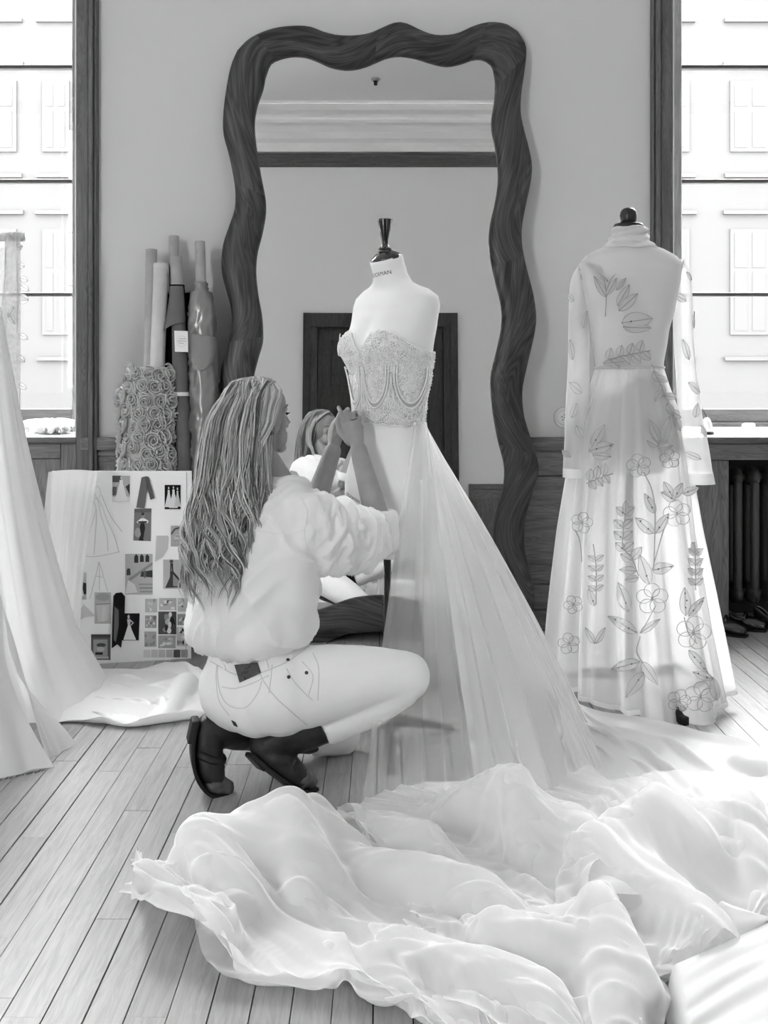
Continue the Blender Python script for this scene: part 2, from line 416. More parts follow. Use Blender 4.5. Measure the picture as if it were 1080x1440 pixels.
# ------------------------------------------------------------------ far windows
def far_window(name, lo, hi, side, label):
    """side: +1 the visible jamb casing stands on the right of the window, -1 on the left"""
    wn = struct(name, label, 'window', ((lo + hi) / 2, YW, Z0))
    e = hi if side > 0 else lo
    def cas(a, b, y0, nm='casing'):           # a, b: distance from the clear edge into the wall
        box_obj(nm, (e + side * a, y0, 0), (e + side * b, YW + .02, Z1 + .1), M['casing'], wn, .006)
    cas(-.004, .052, YW - .022); cas(.056, .078, YW - .05); cas(.079, .092, YW - .038); cas(.052, .057, YW - .008, 'groove')
    box_obj('light_line', (e - side * .012, YW - .012, Z0), (e - side * .004, YW, Z1), M['lightline'], wn, .003)  # pale strip, colour standing in for a bright line of light along the casing
    e2 = lo if side > 0 else hi
    box_obj('casing', (e2 - side * .09, YW - .03, 0), (e2, YW + .02, Z1 + .1), M['casing'], wn, .006)
    box_obj('head_casing', (lo, YW - .03, Z1), (hi, YW + .02, Z1 + .1), M['casingx'], wn, .006)
    # sash: glass at YG
    gl, gr = (lo - .05, hi - .0) if side < 0 else (lo, hi + .05)
    st = (103 - CX) * YG / F if side > 0 else (957 - CX) * YG / F       # where the glass begins
    a, b = (gl, st) if side > 0 else (st, gr)
    zt = lambda py: H - (py - CY) * YG / F
    fr = MB()
    fr.box((st, YG - .03, Z0 - .03), (st + side * .09, YG + .03, Z1)); o2 = a if side > 0 else b
    fr.box((o2, YG - .03, Z0 - .03), (o2 - side * .05, YG + .03, Z1)); fr.box((a, YG - .03, Z1 - .05), (b, YG + .03, Z1))
    fr.build('sash_frame', M['casing'], wn, False, bevel=.006)
    zr = zt(574.5)
    box_obj('bottom_rail', (a, YG - .03, zt(594)), (b, YG + .03, zr), M['sashx'], wn, .006)
    box_obj('bottom_rail', (a, YG - .06, zt(601)), (b, YG + .03, zt(595)), M['sashx'], wn, .006)
    bars = [zt(414.5), zt(255.5), zt(95), zt(-65), Z1 - .05]; z = zr
    for zb in bars:
        box_obj('pane', (a, YG - .002, z), (b, YG + .002, zb), M['glass'], wn, 0)
        if zb < Z1 - .1: box_obj('muntin', (a, YG - .02, zb - .010), (b, YG + .02, zb + .010), M['bar'], wn, .004)
        z = zb
    # sill and its nosing
    box_obj('sill', (lo, YW + .02, Z0 - .03), (hi, YG, Z0), M['sill'], wn, .003)
    box_obj('sill_nosing', (lo, YW - .012, Z0 - .032), (hi, YW + .022, Z0 + .0), M['casingx'], wn, .01)
    return wn
M['glass'] = sheer('window_glass', .9, .03, 0)
q = NT('window_glass_pane'); q.t.nodes.remove(q.b)
tp = q.n('ShaderNodeBsdfTransparent'); gs = q.n('ShaderNodeBsdfGlossy', Roughness=.02); mx = q.n('ShaderNodeMixShader'); mx.inputs[0].default_value = .05
q.l(tp.outputs[0], mx.inputs[1]); q.l(gs.outputs[0], mx.inputs[2]); q.l(mx.outputs[0], q.o.inputs[0]); M['glass'] = q.m
M['sashx'] = wood('sash_oak_level', .22, .34, 'x', 14, 5, rand=False)
M['sill'] = mat('sill_white', .84, .4); M['bar'] = wood('glazing_bar_oak', .12, .2, 'x', 14, 5, rand=False); M['lightline'] = mat('painted_light_line', .8, .3)
w1 = far_window('window_1', WL[0], WL[1], 1, 'tall window with dark oak casing beside the fabric rolls')
w2 = far_window('window_2', WR[0], WR[1], -1, 'tall window with dark oak casing behind the sheer embroidered dress')
# panelling under the left window
def xw(px, Y=YW): return (px - CX) * Y / F
def zw(py, Y=YW): return H - (py - CY) * Y / F
box_obj('apron_backing', (WL[0], YW + .03, 0), (WL[1], YW + .05, zw(622)), M['oak'], w1, 0)
box_obj('apron_rail', (WL[0], YW + .012, zw(645)), (xw(84), YW + .035, zw(624)), M['oakx'], w1, .003)
box_obj('apron_stile', (xw(84) + .002, YW + .01, 0), (WL[1], YW + .035, zw(624)), M['oak'], w1, .003)
for i in range(5):
    a = xw(84) - .3 * (i + 1); box_obj('apron_panel', (a + .004, YW + .02, .1), (a + .3, YW + .035, zw(646)), M['oak'], w1, .003)
# radiator niche under the right window
box_obj('apron_rail', (WR[0], YW + .0, zw(647)), (WR[1], YW + .03, zw(624.5)), M['oakx'], w2, .003)
box_obj('apron_stile', (WR[0], YW + .0, 0), (xw(1025), YW + .03, zw(648)), M['oak'], w2, .003)
box_obj('apron_stile', (WR[1] - .2, YW + .0, 0), (WR[1], YW + .03, zw(648)), M['oak'], w2, .003)
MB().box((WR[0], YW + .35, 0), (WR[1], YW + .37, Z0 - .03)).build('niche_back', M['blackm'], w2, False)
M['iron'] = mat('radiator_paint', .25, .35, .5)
ra = thing('radiator', 'dark cast iron column radiator in the niche under the window sill', 'radiator', (2.0, YW + .17, 0))
for i in range(15):
    x = xw(1025, 5.12) - .055 + i * .078
    m = MB()
    for dy in (-.055, .055):
        m.tube([(x, YW + .17 + dy, .10), (x, YW + .17 + dy, .16), (x, YW + .17 + dy, .62), (x, YW + .17 + dy, .70)], [.017, .021, .021, .017], 10)
    for z, rr in ((.665, .032), (.135, .036)):
        m.ball((x, YW + .17, z), .034, .095, rr + .012, 12, 8)
    m.tube([(x - .04, YW + .17, .665), (x + .04, YW + .17, .665)], .018, 8); m.tube([(x - .04, YW + .17, .135), (x + .04, YW + .17, .135)], .018, 8)
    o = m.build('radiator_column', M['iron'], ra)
    if i in (0, 14): MB().tube([(x, YW + .12, .12), (x, YW + .11, 0)], [.015, .022], 8).build('foot', M['iron'], ra)
# unseen windows, added only for the daylight they let in
def added_window(name, a, b, label, YG=YG, far=True):
    wn = struct(name, label, 'window', ((a + b) / 2, YG, Z0)); m = MB()
    for x in (a, b - .06): m.box((x, YG - .03, Z0), (x + .06, YG + .03, Z1))
    for z in (Z0, Z1 - .06): m.box((a, YG - .03, z), (b, YG + .03, z + .06))
    m.build('sash_frame', M['casing'], wn, False)
    if far: box_obj('sill', (a, YW - .01, Z0 - .03), (b, YG, Z0), M['sill'], wn)
    if far: box_obj('apron', (a, YW + .02, 0), (b, YW + .05, Z0 - .03), M['oak'], wn)
    for i in range(5):
        z0 = lerp(Z0, Z1, i / 5); z1 = lerp(Z0, Z1, (i + 1) / 5)
        box_obj('pane', (a, YG - .002, z0), (b, YG + .002, z1), M['glass'], wn, 0)
        if i: box_obj('muntin', (a, YG - .02, z0 - .012), (b, YG + .02, z0 + .012), M['casing'], wn)
added_window('fill_window_1', *NW[0], 'unseen window added for fill light in the near wall, left of the door', YB - .1, False); added_window('fill_window_2', *NW[1], 'unseen window added for fill light in the near wall, right of the door', YB - .1, False)
added_window('added_window_1', *WL2, 'unseen tall window added for daylight to the left along the far wall'); added_window('added_window_2', *WR2, 'unseen tall window added for daylight to the right along the far wall')
# ------------------------------------------------------------------ building across the street
YF = 27.0
fc = thing('facade_building', 'pale overexposed stone building across the street outside the windows', 'building', (0, YF, -4), kind='structure')
box_obj('facade_wall', (-34, YF, -6), (34, YF + 6, 13.5), M['stone'], fc, 0)
def fpx(px, py): return V(((px - CX) * YF / F, YF, H - (py - CY) * YF / F))
for col in ([(10, 0, 18), (66, 66, 92)], ):
    pass
sp = 3.1
def fwin(x0, x1, z0, z1):
    f = box_obj('window', (x0 - .1, YF - .05, z0 - .1), (x1 + .1, YF + .02, z1 + .1), M['stone2'], fc, 0)
    xm = (x0 + x1) / 2; zm = lerp(z0, z1, .62)
    for a, b, c, e in ((x0, xm - .06, z0, zm - .06), (xm + .06, x1, z0, zm - .06), (x0, xm - .06, zm + .06, z1), (xm + .06, x1, zm + .06, z1)):
        box_obj('pane', (a, YF - .06, c), (b, YF - .03, e), M['fwin'], f, 0)
    box_obj('lintel', (x0 - .27, YF - .10, z1 + .45), (x1 + .27, YF, z1 + .54), M['stone2'], f, 0)
    box_obj('window_sill', (x0 - .24, YF - .10, z0 - .72), (x1 + .24, YF, z0 - .63), M['stone2'], f, 0)
for px0, px1 in ((-26, 18), (66, 92), (925, 963), (1032, 1075), (1120, 1165), (-120, -70)):
    a, b = fpx(px0, 0).x, fpx(px1, 0).x
    for yt, yb in ((-190, -100), (-85, -10), (120, 208), (328, 465)):
        fwin(a, b, fpx(0, yb).z, fpx(0, yt).z)
tag(MB().box((-60, YG + .3, -6.2), (60, 90, -6)).build('ground', mat('street', .5, .9), None, False), 'street level ground outside', 'ground', kind='structure')
# ------------------------------------------------------------------ the wavy wooden mirror
TM = math.tan(math.radians(3.65)); YM0 = 4.715         # front plane of the frame leans back on the wall
def onmir(px, py, back=0.0):
    k = (px - CX) / F; m = -(py - CY) / F               # ray: (k, 1, m) * Y + (0,0,H)
    Y = (YM0 + TM * H) / (1 - TM * m); return V((k * Y, Y + back, H + m * Y))
o_top = [(333,69),(349,53),(371,42),(393,36),(420,34),(438,36),(453,42),(473,47),(496,48),(518,45),(535,38),(551,31),(562,29),(575,32),(589,39),(607,46),(624,47.5),(644,44.5),(664,35.5),(682,30),(695,29),(713,32),(729,42)]
o_right = [(729,42),(739,58),(741,73),(738,102),(734,129),(733,156),(738,182),(744,204),(749,231),(746.7,258),(740,289),(734.7,320),(735.5,347),(742,378),(751,413),(755,444),(753,467),(748,490),(741,520),(735.5,550),(737,580),(742,600),(750,625),(757.5,650),(758,665),(751,690),(742,720),(738,745),(739,772),(745,798),(752,832),(753,850),(748,870),(737,881)]
o_bot = [(737,881),(724,888),(705,892),(680,899),(645,906),(610,904),(575,896),(540,890),(511,891),(485,894),(455,906),(430,908),(395,907),(368,902),(345,890)]
o_left = [(345,890),(332,872),(326,840),(320,800),(311,760),(312,720),(322,680),(328,640),(322,605),(312,570),(309,540),(311,515),(318,490),(324,462),(324.5,440),(320,418),(312.5,391),(310,369),(313,342),(322,315),(329,293),(330,267),(326,240),(320,213),(314,191),(312.5,173),(314,147),(318.7,115),(324.5,89),(333,69)]
i_top = [(372,108),(379,89),(389,82),(409,77),(429,78),(447,84.5),(464,92),(487,96),(509,93),(527,86),(544,79),(562,76.5),(584,79.5),(602,85),(620,90),(633,90.7),(651,86.7),(664,82),(678,81),(689,87),(694,95)]
i_right = [(694,95),(697,115),(695.5,142),(692,164),(692,182),(696.5,204),(700,227),(701,253),(697,284),(690,315),(688,342),(691,369),(698,400),(704.5,427),(706,449),(703.5,471),(697,500),(691.5,522),(690,545),(693.5,580),(701,620),(709,651),(710,673),(706,696),(698,722),(694,747),(694,773),(698,803),(702,832),(698,842)]
i_bot = [(698,842),(685,851),(660,855),(620,853),(580,845),(540,839),(506,841),(485,846),(464,854),(443,860),(415,858),(395,846),(380,836)]
i_left = [(380,836),(368,815),(358,780),(357,740),(367,695),(370,655),(362,610),(355,570),(355,535),(361,508),(368,484),(369,471),(367.5,444),(362,413),(359,382),(361,355),(367.5,329),(372.5,302),(372.5,280),(367.5,253),(362,222),(358,191),(357,169),(361,147),(369,124),(372,108)]
def resamp(pts, n):
    q = spline([(a, b, 0) for a, b in pts], 400); L = [0]
    for a, b in zip(q, q[1:]): L.append(L[-1] + (b - a).length)
    out = []; j = 0
    for i in range(n):
        t = L[-1] * i / n
        while L[j + 1] < t: j += 1
        s = (t - L[j]) / max(1e-9, L[j + 1] - L[j]); out.append(q[j].lerp(q[j + 1], s))
    return out
cnt = (48, 96, 44, 96); outer, inner = [], []
for (a, b), n in zip(((o_top, i_top), (o_right, i_right), (o_bot, i_bot), (o_left, i_left)), cnt):
    outer += resamp(a, n); inner += resamp(b, n)
NM = len(outer)
mir = thing('wavy_mirror', 'tall leaning floor mirror in a thick wavy dark wooden frame', 'mirror', (onmir(540, 890).x, YM0, 0))
def ring(i):
    o, a = outer[i % NM], inner[i % NM]
    def pt(t, back): p = o.lerp(a, t); return onmir(p.x, p.y, back)
    return [pt(.03, .055), pt(.0, .04), pt(.0, .018), pt(.035, .006), pt(.12, .001), pt(.3, -.006), pt(.5, -.008), pt(.7, -.006), pt(.88, .001), pt(.965, .008), pt(1, .02), pt(1.01, .034), pt(1.0, .055)]
CV = [0, .015, .03, .05, .08, .15, .24, .33, .41, .44, .46, .48, .5]
# frame pieces, cut where the photograph shows the joints
cuts = [4, 24, 43, 52, 84, 116, 140, 166, 186, 205, 236, 262, NM + 4]
for a, b in zip(cuts[:-1], cuts[1:]):
    m = MB(); rings = [ring(i) for i in range(a, b + 1)]
    m.loft(rings, True)
    o = m.build('frame_segment', M['frame'], mir, True, auto=50)
    uvl = o.data.uv_layers.new(name='UVMap'); k = len(rings[0]); L = [0.0]
    for r0, r1 in zip(rings, rings[1:]): L.append(L[-1] + (r1[6] - r0[6]).length)
    sk = random.Random(a).uniform(-.5, .5)
    for lp in o.data.loops:
        i, j = divmod(lp.vertex_index, k)
        ii = outer[(a + i) % NM]; w_ = CV[j] * .22
        uvl.data[lp.index].uv = (L[i] + w_ * sk, w_ + .05 * math.sin(L[i] * 5 + a))
# silvered glass and its backing
gm = MB(); gp = [onmir(*(inner[i].lerp(outer[i], .12).xy), .03) for i in range(NM)]
gc = onmir(540, 470, .03)
gm.add(gp, [tuple(range(NM - 1, -1, -1))])
gl_ = gm.build('mirror_glass', M['silver'] if 'silver' in M else M.setdefault('silver', mat('silvered_glass', .93, .0, .5, metal=1.0)), mir, False)
bm_ = MB(); bm_.loft([[onmir(*(inner[i].lerp(outer[i], .5).xy), .034) for i in range(NM)], [onmir(*(inner[i].lerp(outer[i], .5).xy), .05) for i in range(NM)]], True)
bm_.build('backing_board', M['under'], mir, False)
# ------------------------------------------------------------------ bolts and tubes of cloth leaning on the wall
M['card'] = mat('cardboard', .66, .8, .15, var=.03, scale=20)
M['card2'] = mat('pale_cardboard', .78, .8, .15, var=.02, scale=20)
M['linen'] = mat('grey_linen', .42, .85, .1, var=.03, scale=6, bump=.25, bscale=700)
M['satin'] = mat('grey_satin', .54, .30, .6, metal=.45)
M['darkcloth'] = mat('black_cloth', .05, .9, .05)
M['roses'] = mat('rose_tulle', .80, .85, .1, trans=.15)
M['ribbon'] = mat('white_ribbon', .9, .5)
M['paper'] = mat('white_card', .92, .7)
M['ink'] = mat('grey_ink', .35, .8)
def hollow(mb, top, foot, r, n=20, th=.004):
    """open cardboard tube from foot to top"""
    mb.tube([foot, foot.lerp(top, .5), top, top, top.lerp(foot, .04)], [r, r, r, r - th, r - th], n)
def leantube(name, label, px, py, Y, rpx, fx, m=None, group='cardboard tubes behind the mood board'):
    top = P(px, py, Y); foot = V((fx, Y - .16, 0)); t = thing(name, label, 'tube', foot, group)
    r = rpx * Y / F; mb = MB(); hollow(mb, top, foot, r); mb.build('tube', M[m or 'card'], t); return t
RY = 4.86
leantube('cardboard_tube', 'tall plain cardboard tube at the far left of the fabric rolls', 213, 351, RY, 8, P(203, 600, 4.7).x)
leantube('cardboard_tube', 'tallest thin cardboard tube standing behind the linen roll', 244.5, 332, RY + .02, 7, P(244, 600, 4.7).x)
# rose covered bolt with its core tube
rb = thing('rose_fabric_roll', 'bolt of pale tulle covered in rosettes on a thick cardboard tube', 'fabric roll', (P(207, 600, 4.68).x, 4.66, 0))
mb = MB(); hollow(mb, P(227, 371, 4.83), V((P(207, 600, 4.68).x, 4.66, .02)), 10.5 * 4.8 / F); mb.build('core_tube', M['card2'], rb)
mb = MB(); hollow(mb, P(227, 371, 4.83) + V((0, 0, .0)), P(227, 388, 4.83), 11.2 * 4.8 / F); mb.build('tube_end', M['card2'], rb)
prof = [(516, 211, 30), (530, 210, 31), (556, 209, 33), (562, 206, 37), (600, 206, 36), (640, 206, 36), (700, 205, 37), (800, 204, 37), (905, 203, 37)]
rings = []
def rose_at(py):
    for (a, ca, ra), (b, cb, rb_) in zip(prof, prof[1:]):
        if a <= py <= b: t = (py - a) / (b - a); return lerp(ca, cb, t), lerp(ra, rb_, t)
    return prof[-1][1:]
def roseY(py): return lerp(4.76, 4.64, (py - 516) / 390)
for py in range(516, 906, 12):
    c, r = rose_at(py); Y = roseY(py); k = Y / F
    rings.append([P(c + math.cos(a) * r * (.93 + .07 * nz(a * 2, py * .05)), py, Y + math.sin(a) * r * k * .9) for a in (2 * math.pi * i / 28 for i in range(28))])
mb = MB(); mb.loft(rings[::-1]); mb.build('cloth_roll', M['roses'], rb)
def rosette(r, seed):
    """spiral petal ribbon"""
    q = random.Random(seed); mb = MB(); turns = 3.3; n = 60; a_, b_ = [], []
    for i in range(n):
        t = i / (n - 1); an = t * turns * 2 * math.pi; rr = r * (.10 + .9 * t) * (1 + .10 * math.sin(an * 1.7 + seed))
        h = r * (.55 - .35 * t) + r * .10 * math.sin(an * 2.3 + seed)
        a_.append((math.cos(an) * rr * .86, math.sin(an) * rr * .86, -.1 * r)); b_.append((math.cos(an) * rr, math.sin(an) * rr, h))
    vs = a_ + b_; mb.add(vs, [(i, i + 1, n + i + 1, n + i) for i in range(n - 1)])
    return mb
protos = []
for s in range(4):
    o = rosette(1.0, s * 3 + 1).build('rosette', M['roses'], None, True, solid=.07); protos.append(o)
ri = 0
for row, py in enumerate(range(527, 690, 18)):
    c, r = rose_at(py); Y = roseY(py); k = Y / F
    for j in range(7):
        a = math.pi * (.98 + .17 * j + (.085 if row % 2 else 0) + .05 * nz(row * 3.1, j * 1.7)); 
        if a > 2.02 * math.pi: continue
        p = P(c + math.cos(a) * r, py + 9 * nz(j * 1.3, row * 2.1), Y + math.sin(a) * r * k * .9)
        src = protos[(row * 3 + j) % 4]
        o = src.copy() ; COL.objects.link(o); o.parent = rb; o.name = 'rosette'
        o.location = p - wloc(rb)
        nrm = V((math.cos(a), math.sin(a), .1)); o.rotation_euler = nrm.to_track_quat('Z', 'Y').to_euler()
        s = k * (13.5 + 5 * nz(row * 1.7, j * 2.3)); o.scale = (s, s, s)
for o in protos: bpy.data.objects.remove(o)
# linen roll
lx = P(262, 600, 4.72).x
lr = thing('linen_fabric_roll', 'slim roll of matt grey linen with a white tag and ribbon tie', 'fabric roll', (lx, 4.68, 0))
axl = lambda py: P(lerp(247.5, 260, (py - 362) / 300), py, lerp(4.82, 4.72, (py - 362) / 300))
mb = MB(); hollow(mb, axl(362), axl(640), 8.3 * 4.8 / F); mb.build('core_tube', M['card'], lr)
rings = []
for i, py in enumerate(range(401, 905, 9)):
    c = axl(py); r = (9.2 + 3.0 * sstep(420, 560, py)) * c.y / F
    rings.append([c + V((math.cos(a), math.sin(a), 0)) * r * (1 + .05 * nz(math.cos(a) * 2 + 3, math.sin(a) * 2, py * .02)) for a in (2 * math.pi * j / 24 for j in range(24))])
mb = MB(); mb.loft(rings[::-1]); mb.build('cloth_roll', M['linen'], lr)
def sheet(name, grid, m, parent, th=.0015, sub=1):
    mb = MB(); n = len(grid[0]); mb.add([p for r in grid for p in r], [(i*n+j, i*n+j+1, (i+1)*n+j+1, (i+1)*n+j) for i in range(len(grid)-1) for j in range(n-1)])
    return mb.build(name, m, parent, True, solid=th, sub=sub)
def around(py, a, r): c = axl(py); return c + V((math.cos(a), math.sin(a), 0)) * r * c.y / F
fl_ = []
for i in range(9):
    t = i / 8; row = []
    for j in range(9):
        s = j / 8; a = math.pi * lerp(1.02, 1.9, s); r = 10 + 12 * (1 - s) ** 2 * t ** 1.5 + 1.2 * t
        row.append(around(lerp(402, 455 + 14 * (1 - s) ** 3, t), a, r))
    fl_.append(row)
sheet('cloth_flap', fl_, M['linen'], lr)
mb = MB(); c = axl(401.5); mb.tube([c + V((math.cos(a), math.sin(a), 0)) * 9.8 * c.y / F for a in (2 * math.pi * j / 24 for j in range(25))], .003, 6); mb.tube([around(402, math.pi * 1.9, 10.5), around(420, math.pi * 1.93, 11), around(450, math.pi * 1.95, 12.5)], .003, 6); mb.build('dark_edge', M['darkcloth'], lr)
tg = MB(); ty = axl(480).y - .075
tg.add([P(245, 465, ty), P(264, 465.5, ty), P(264.5, 495, ty - .003), P(246, 494.5, ty - .003)], [(0, 3, 2, 1)])
tgo = tg.build('swing_tag', M['paper'], lr, False, solid=.0012)
mb = MB(); q_ = random.Random(9)
for k, (x0, x1) in enumerate(((252.5, 260), (250, 260), (251, 258))):        # three short printed lines, too small to read
    x = x0
    while x < x1:
        e = x + q_.uniform(.5, 1.1); y = 476.5 + k * 3.1; mb.tube([P(x, y + q_.uniform(-.5, .5), ty - .004), P((x + e) / 2, y + q_.uniform(-.8, .8), ty - .004), P(e, y + q_.uniform(-.5, .5), ty - .004)], .0007, 4); x = e + q_.uniform(.15, .5)
for k in range(18):     # ring of small marks round them
    a = 2 * math.pi * k / 18; mb.tube([P(255.3 + math.cos(a + d) * 6.8, 480 + math.sin(a + d) * 7.6, ty - .004) for d in (0, .1, .2)], .0004, 4)
mb.build('tag_print', M['ink'], tgo)
mb = MB(); c = axl(554); mb.tube([c + V((math.cos(a), math.sin(a), 0)) * 12.9 * c.y / F for a in (math.pi * (1 + j / 16) for j in range(17))], .0055, 6, flat=.4, up=(0, 0, 1))
mb = MB()
for dz in (-.005, 0, .005): mb.tube([c + V((math.cos(a), math.sin(a), 0)) * 12.9 * c.y / F + V((0, 0, dz)) for a in (math.pi * (.95 + 1.1 * j / 20) for j in range(21))], .0035, 6)
q0 = P(241, 556, ty + .02); mb.ball(q0, .008, .008, .006, 8, 6); mb.tube(spline([q0, q0 + V((.004, -.01, -.02)), P(242, 568, ty), P(237, 574, ty - .01), P(230, 573, ty - .02)], 12), .0028, 6)
mb.tube(spline([q0, q0 + V((-.008, -.004, -.01)), q0 + V((-.01, -.006, .008)), q0], 8), .003, 6); mb.build('ribbon_tie', M['ribbon'], lr)
# black roll peeping out behind
dk = thing('black_fabric_roll', 'thin roll of black cloth standing between the linen and satin rolls', 'fabric roll', (P(252, 600, 4.83).x, 4.80, 0))
mb = MB()
mb.tube([P(246, 404, 4.885), P(246, 420, 4.88), P(250, 600, 4.83), P(252, 890, 4.78)], [.012, .05, .062, .06], 16); mb.build('cloth_roll', M['darkcloth'], dk)
dk2 = thing('black_fabric_roll', 'thin roll of black cloth tucked right behind the satin roll', 'fabric roll', (P(272, 600, 4.84).x, 4.82, 0))
mb = MB(); mb.tube([P(263, 412, 4.89), P(266, 450, 4.885), P(270, 600, 4.86), P(272, 890, 4.82)], [.012, .03, .045, .045], 14); mb.build('cloth_roll', M['darkcloth'], dk2)
# satin roll
sr = thing('satin_fabric_roll', 'thick roll of shiny grey satin on a cardboard tube beside the mirror', 'fabric roll', (P(287, 600, 4.72).x, 4.68, 0))
axs = lambda py: P(lerp(281, 290, (py - 340) / 320), py, lerp(4.83, 4.71, (py - 340) / 320))
mb = MB(); hollow(mb, axs(340), axs(640), 7.3 * 4.8 / F); mb.build('core_tube', M['card'], sr)
rings = []
def satr(py):
    for (a, ra), (b, rb_) in zip(SP, SP[1:]):
        if a <= py <= b: return lerp(ra, rb_, (py - a) / (b - a))
    return SP[-1][1]
SP = [(396, 8), (400, 10.5), (403, 9), (406, 11), (409, 10), (411, 15), (425, 17), (445, 18.5), (468, 18), (500, 19), (560, 20), (700, 20), (905, 20)]
for py in [396, 398, 400, 403, 406, 409] + list(range(411, 906, 5)):
    c = axs(py); row = []
    for j in range(40):
        a = 2 * math.pi * j / 40; f = 1.0
        if py > 412:
            f += .16 * fbm(math.cos(a) * 1.6 + py * .01, math.sin(a) * 1.6, py * .045) + .16 * max(0, 1 - 3 * abs(nz(math.cos(a) * 2 + py * .03, math.sin(a) * 2, py * .06))) - .05 
        row.append(c + V((math.cos(a), math.sin(a), 0)) * satr(py) * f * c.y / F)
    rings.append(row)
mb = MB(); mb.loft(rings[::-1]); mb.build('cloth_roll', M['satin'], sr)
g = []
for i in range(13):
    t = i / 12; row = []
    for j in range(13):
        s = j / 12; bot = 503 + 22 * (1 - abs(s - .5) * 2) - 4 * s; py = lerp(468 + 6 * s, bot, t); c = axs(py)
        a = math.pi * lerp(1.06, 1.98, s); r = satr(py) + 2.2 + 2.0 * math.sin(t * 4 + s * 7) * t
        row.append(c + V((math.cos(a), math.sin(a), 0)) * r * c.y / F)
    g.append(row)
sheet('cloth_flap', g, mat('satin_wrong_side', .52, .7, .2), sr, .002)
# ------------------------------------------------------------------ dress forms
M['jersey'] = mat('form_jersey', .93, .8, .1, bump=.05, bscale=600)
M['print'] = mat('form_print', .22, .8)
M['steel'] = mat('stand_steel', .28, .35, .5, metal=.5)
class Form:
    """torso by sections: z, half width, front depth, back depth, forward shift of the centre"""
    def __init__(s, c, yaw, secs, bust=.02, p=2.3, scale=1.0, bz=1.216):
        s.c = V(c); s.f = V((math.cos(yaw), math.sin(yaw), 0)); s.r = V((s.f.y, -s.f.x, 0)); s.secs = secs; s.bust = bust; s.p = p; s.bz = bz
    def sec(s, z):
        S = s.secs
        if z <= S[0][0]: return S[0][1:]
        for A, B in zip(S, S[1:]):
            if z <= B[0]:
                t = (z - A[0]) / (B[0] - A[0]); t = t * t * (3 - 2 * t) * .5 + t * .5
                return tuple(lerp(a, b, t) for a, b in zip(A[1:], B[1:]))
        return S[-1][1:]
    def pt(s, th, z, off=0.0, tilt=0.0):
        a, df, db, sh = s.sec(z)
        cx, sx = math.cos(th), math.sin(th); d = df if cx > 0 else db
        r = (abs(cx / d) ** s.p + abs(sx / a) ** s.p) ** (-1 / s.p)
        for sg in (-1, 1):
            q = (((abs(math.atan2(math.sin(th - sg * .62), math.cos(th - sg * .62)))) / .50) ** 2 + ((z - s.bz) / (.07 if z > s.bz else .055)) ** 2)
            r += s.bust * math.exp(-q)
        q = (math.atan2(math.sin(th), math.cos(th)) / .24) ** 2 + ((z - s.bz - .01) / .06) ** 2; r -= s.bust * .55 * math.exp(-q)
        r += off
        return V((s.c.x, s.c.y, z - tilt * cx * r)) + s.f * (cx * r + sh) + s.r * (sx * r)
    def mesh(s, mb, z0, z1, off=0.0, n=56, dz=.012, tilt=None, caps=True):
        m = max(2, int((z1 - z0) / dz)); rings = []
        for i in range(m + 1):
            z = lerp(z0, z1, i / m); tl = tilt(z) if tilt else 0
            rings.append([s.pt(2 * math.pi * j / n, z, off, tl) for j in range(n)])
        mb.loft(rings, True, caps, caps); return rings
def patch(fn, u0, u1, v0, v1, nu, nv):
    mb = MB(); vs = [fn(lerp(u0, u1, i / nu), lerp(v0, v1, j / nv)) for j in range(nv + 1) for i in range(nu + 1)]
    mb.add(vs, [(j*(nu+1)+i, j*(nu+1)+i+1, (j+1)*(nu+1)+i+1, (j+1)*(nu+1)+i) for j in range(nv) for i in range(nu)])
    return mb
# ---- form 1, three-quarter front, in the lace bodice
A1 = V((.018, 3.47, 0)); Y1 = math.atan2(-.64, -.77)
S1 = [(.575, .085, .07, .08, 0), (.60, .135, .10, .12, 0), (.70, .158, .115, .135, 0), (.80, .160, .115, .14, 0), (.90, .130, .10, .11, 0), (.97, .108, .088, .085, .0), (1.05, .120, .09, .09, .0), (1.14, .136, .098, .105, .0),
      (1.215, .146, .120, .11, -.002), (1.30, .158, .088, .115, -.008), (1.345, .168, .078, .11, -.014), (1.375, .165, .07, .095, -.018), (1.395, .135, .058, .078, -.018), (1.41, .090, .052, .064, -.014), (1.425, .062, .05, .056, -.008), (1.45, .052, .048, .05, .0), (1.485, .049, .048, .048, .012), (1.495, .0485, .048, .048, .016)]
f1 = Form(A1, Y1, S1)
d1 = thing('dress_form', 'white tailor dress form with black turned finial, wearing the lace bodice', 'dress form', A1)
mb = MB(); tl1 = lambda z: .34 * sstep(1.42, 1.495, z); f1.mesh(mb, .575, 1.495, 0, tilt=tl1)
mb.build('torso', M['jersey'], d1)
ctop = V((A1.x, A1.y, 1.495)) + f1.f * .016
ax = (V((0, 0, 1)) + f1.f * .30).normalized(); rot = V((0, 0, 1)).rotation_difference(ax)
mb = MB(); mb.lathe((0, 0, 0), [(.0495, -.004), (.0495, .002), (.044, .008), (.028, .018), (.020, .022)], 28); mb.v = [ctop + rot @ p for p in mb.v]; mb.build('neck_cap', M['black'], d1)
mb = MB(); cb = ctop + ax * .012
mb.lathe(cb, [(.022, 0), (.024, .006), (.019, .012), (.021, .017), (.013, .024), (.0105, .032), (.011, .042), (.0235, .104), (.0235, .107), (.02, .109), (.0, .109)], 28); mb.build('finial', M['black'], d1, auto=40)
mb = MB(); mb.tube([(A1.x - .008, A1.y, .59), (A1.x - .008, A1.y, .06)], .0115, 12); mb.build('pole', M['black'], d1)
HB = V((A1.x - .002, A1.y, 0)); tips = [G(549, 1090), G(637, 1027)]; tips += [G(500, 1012)]
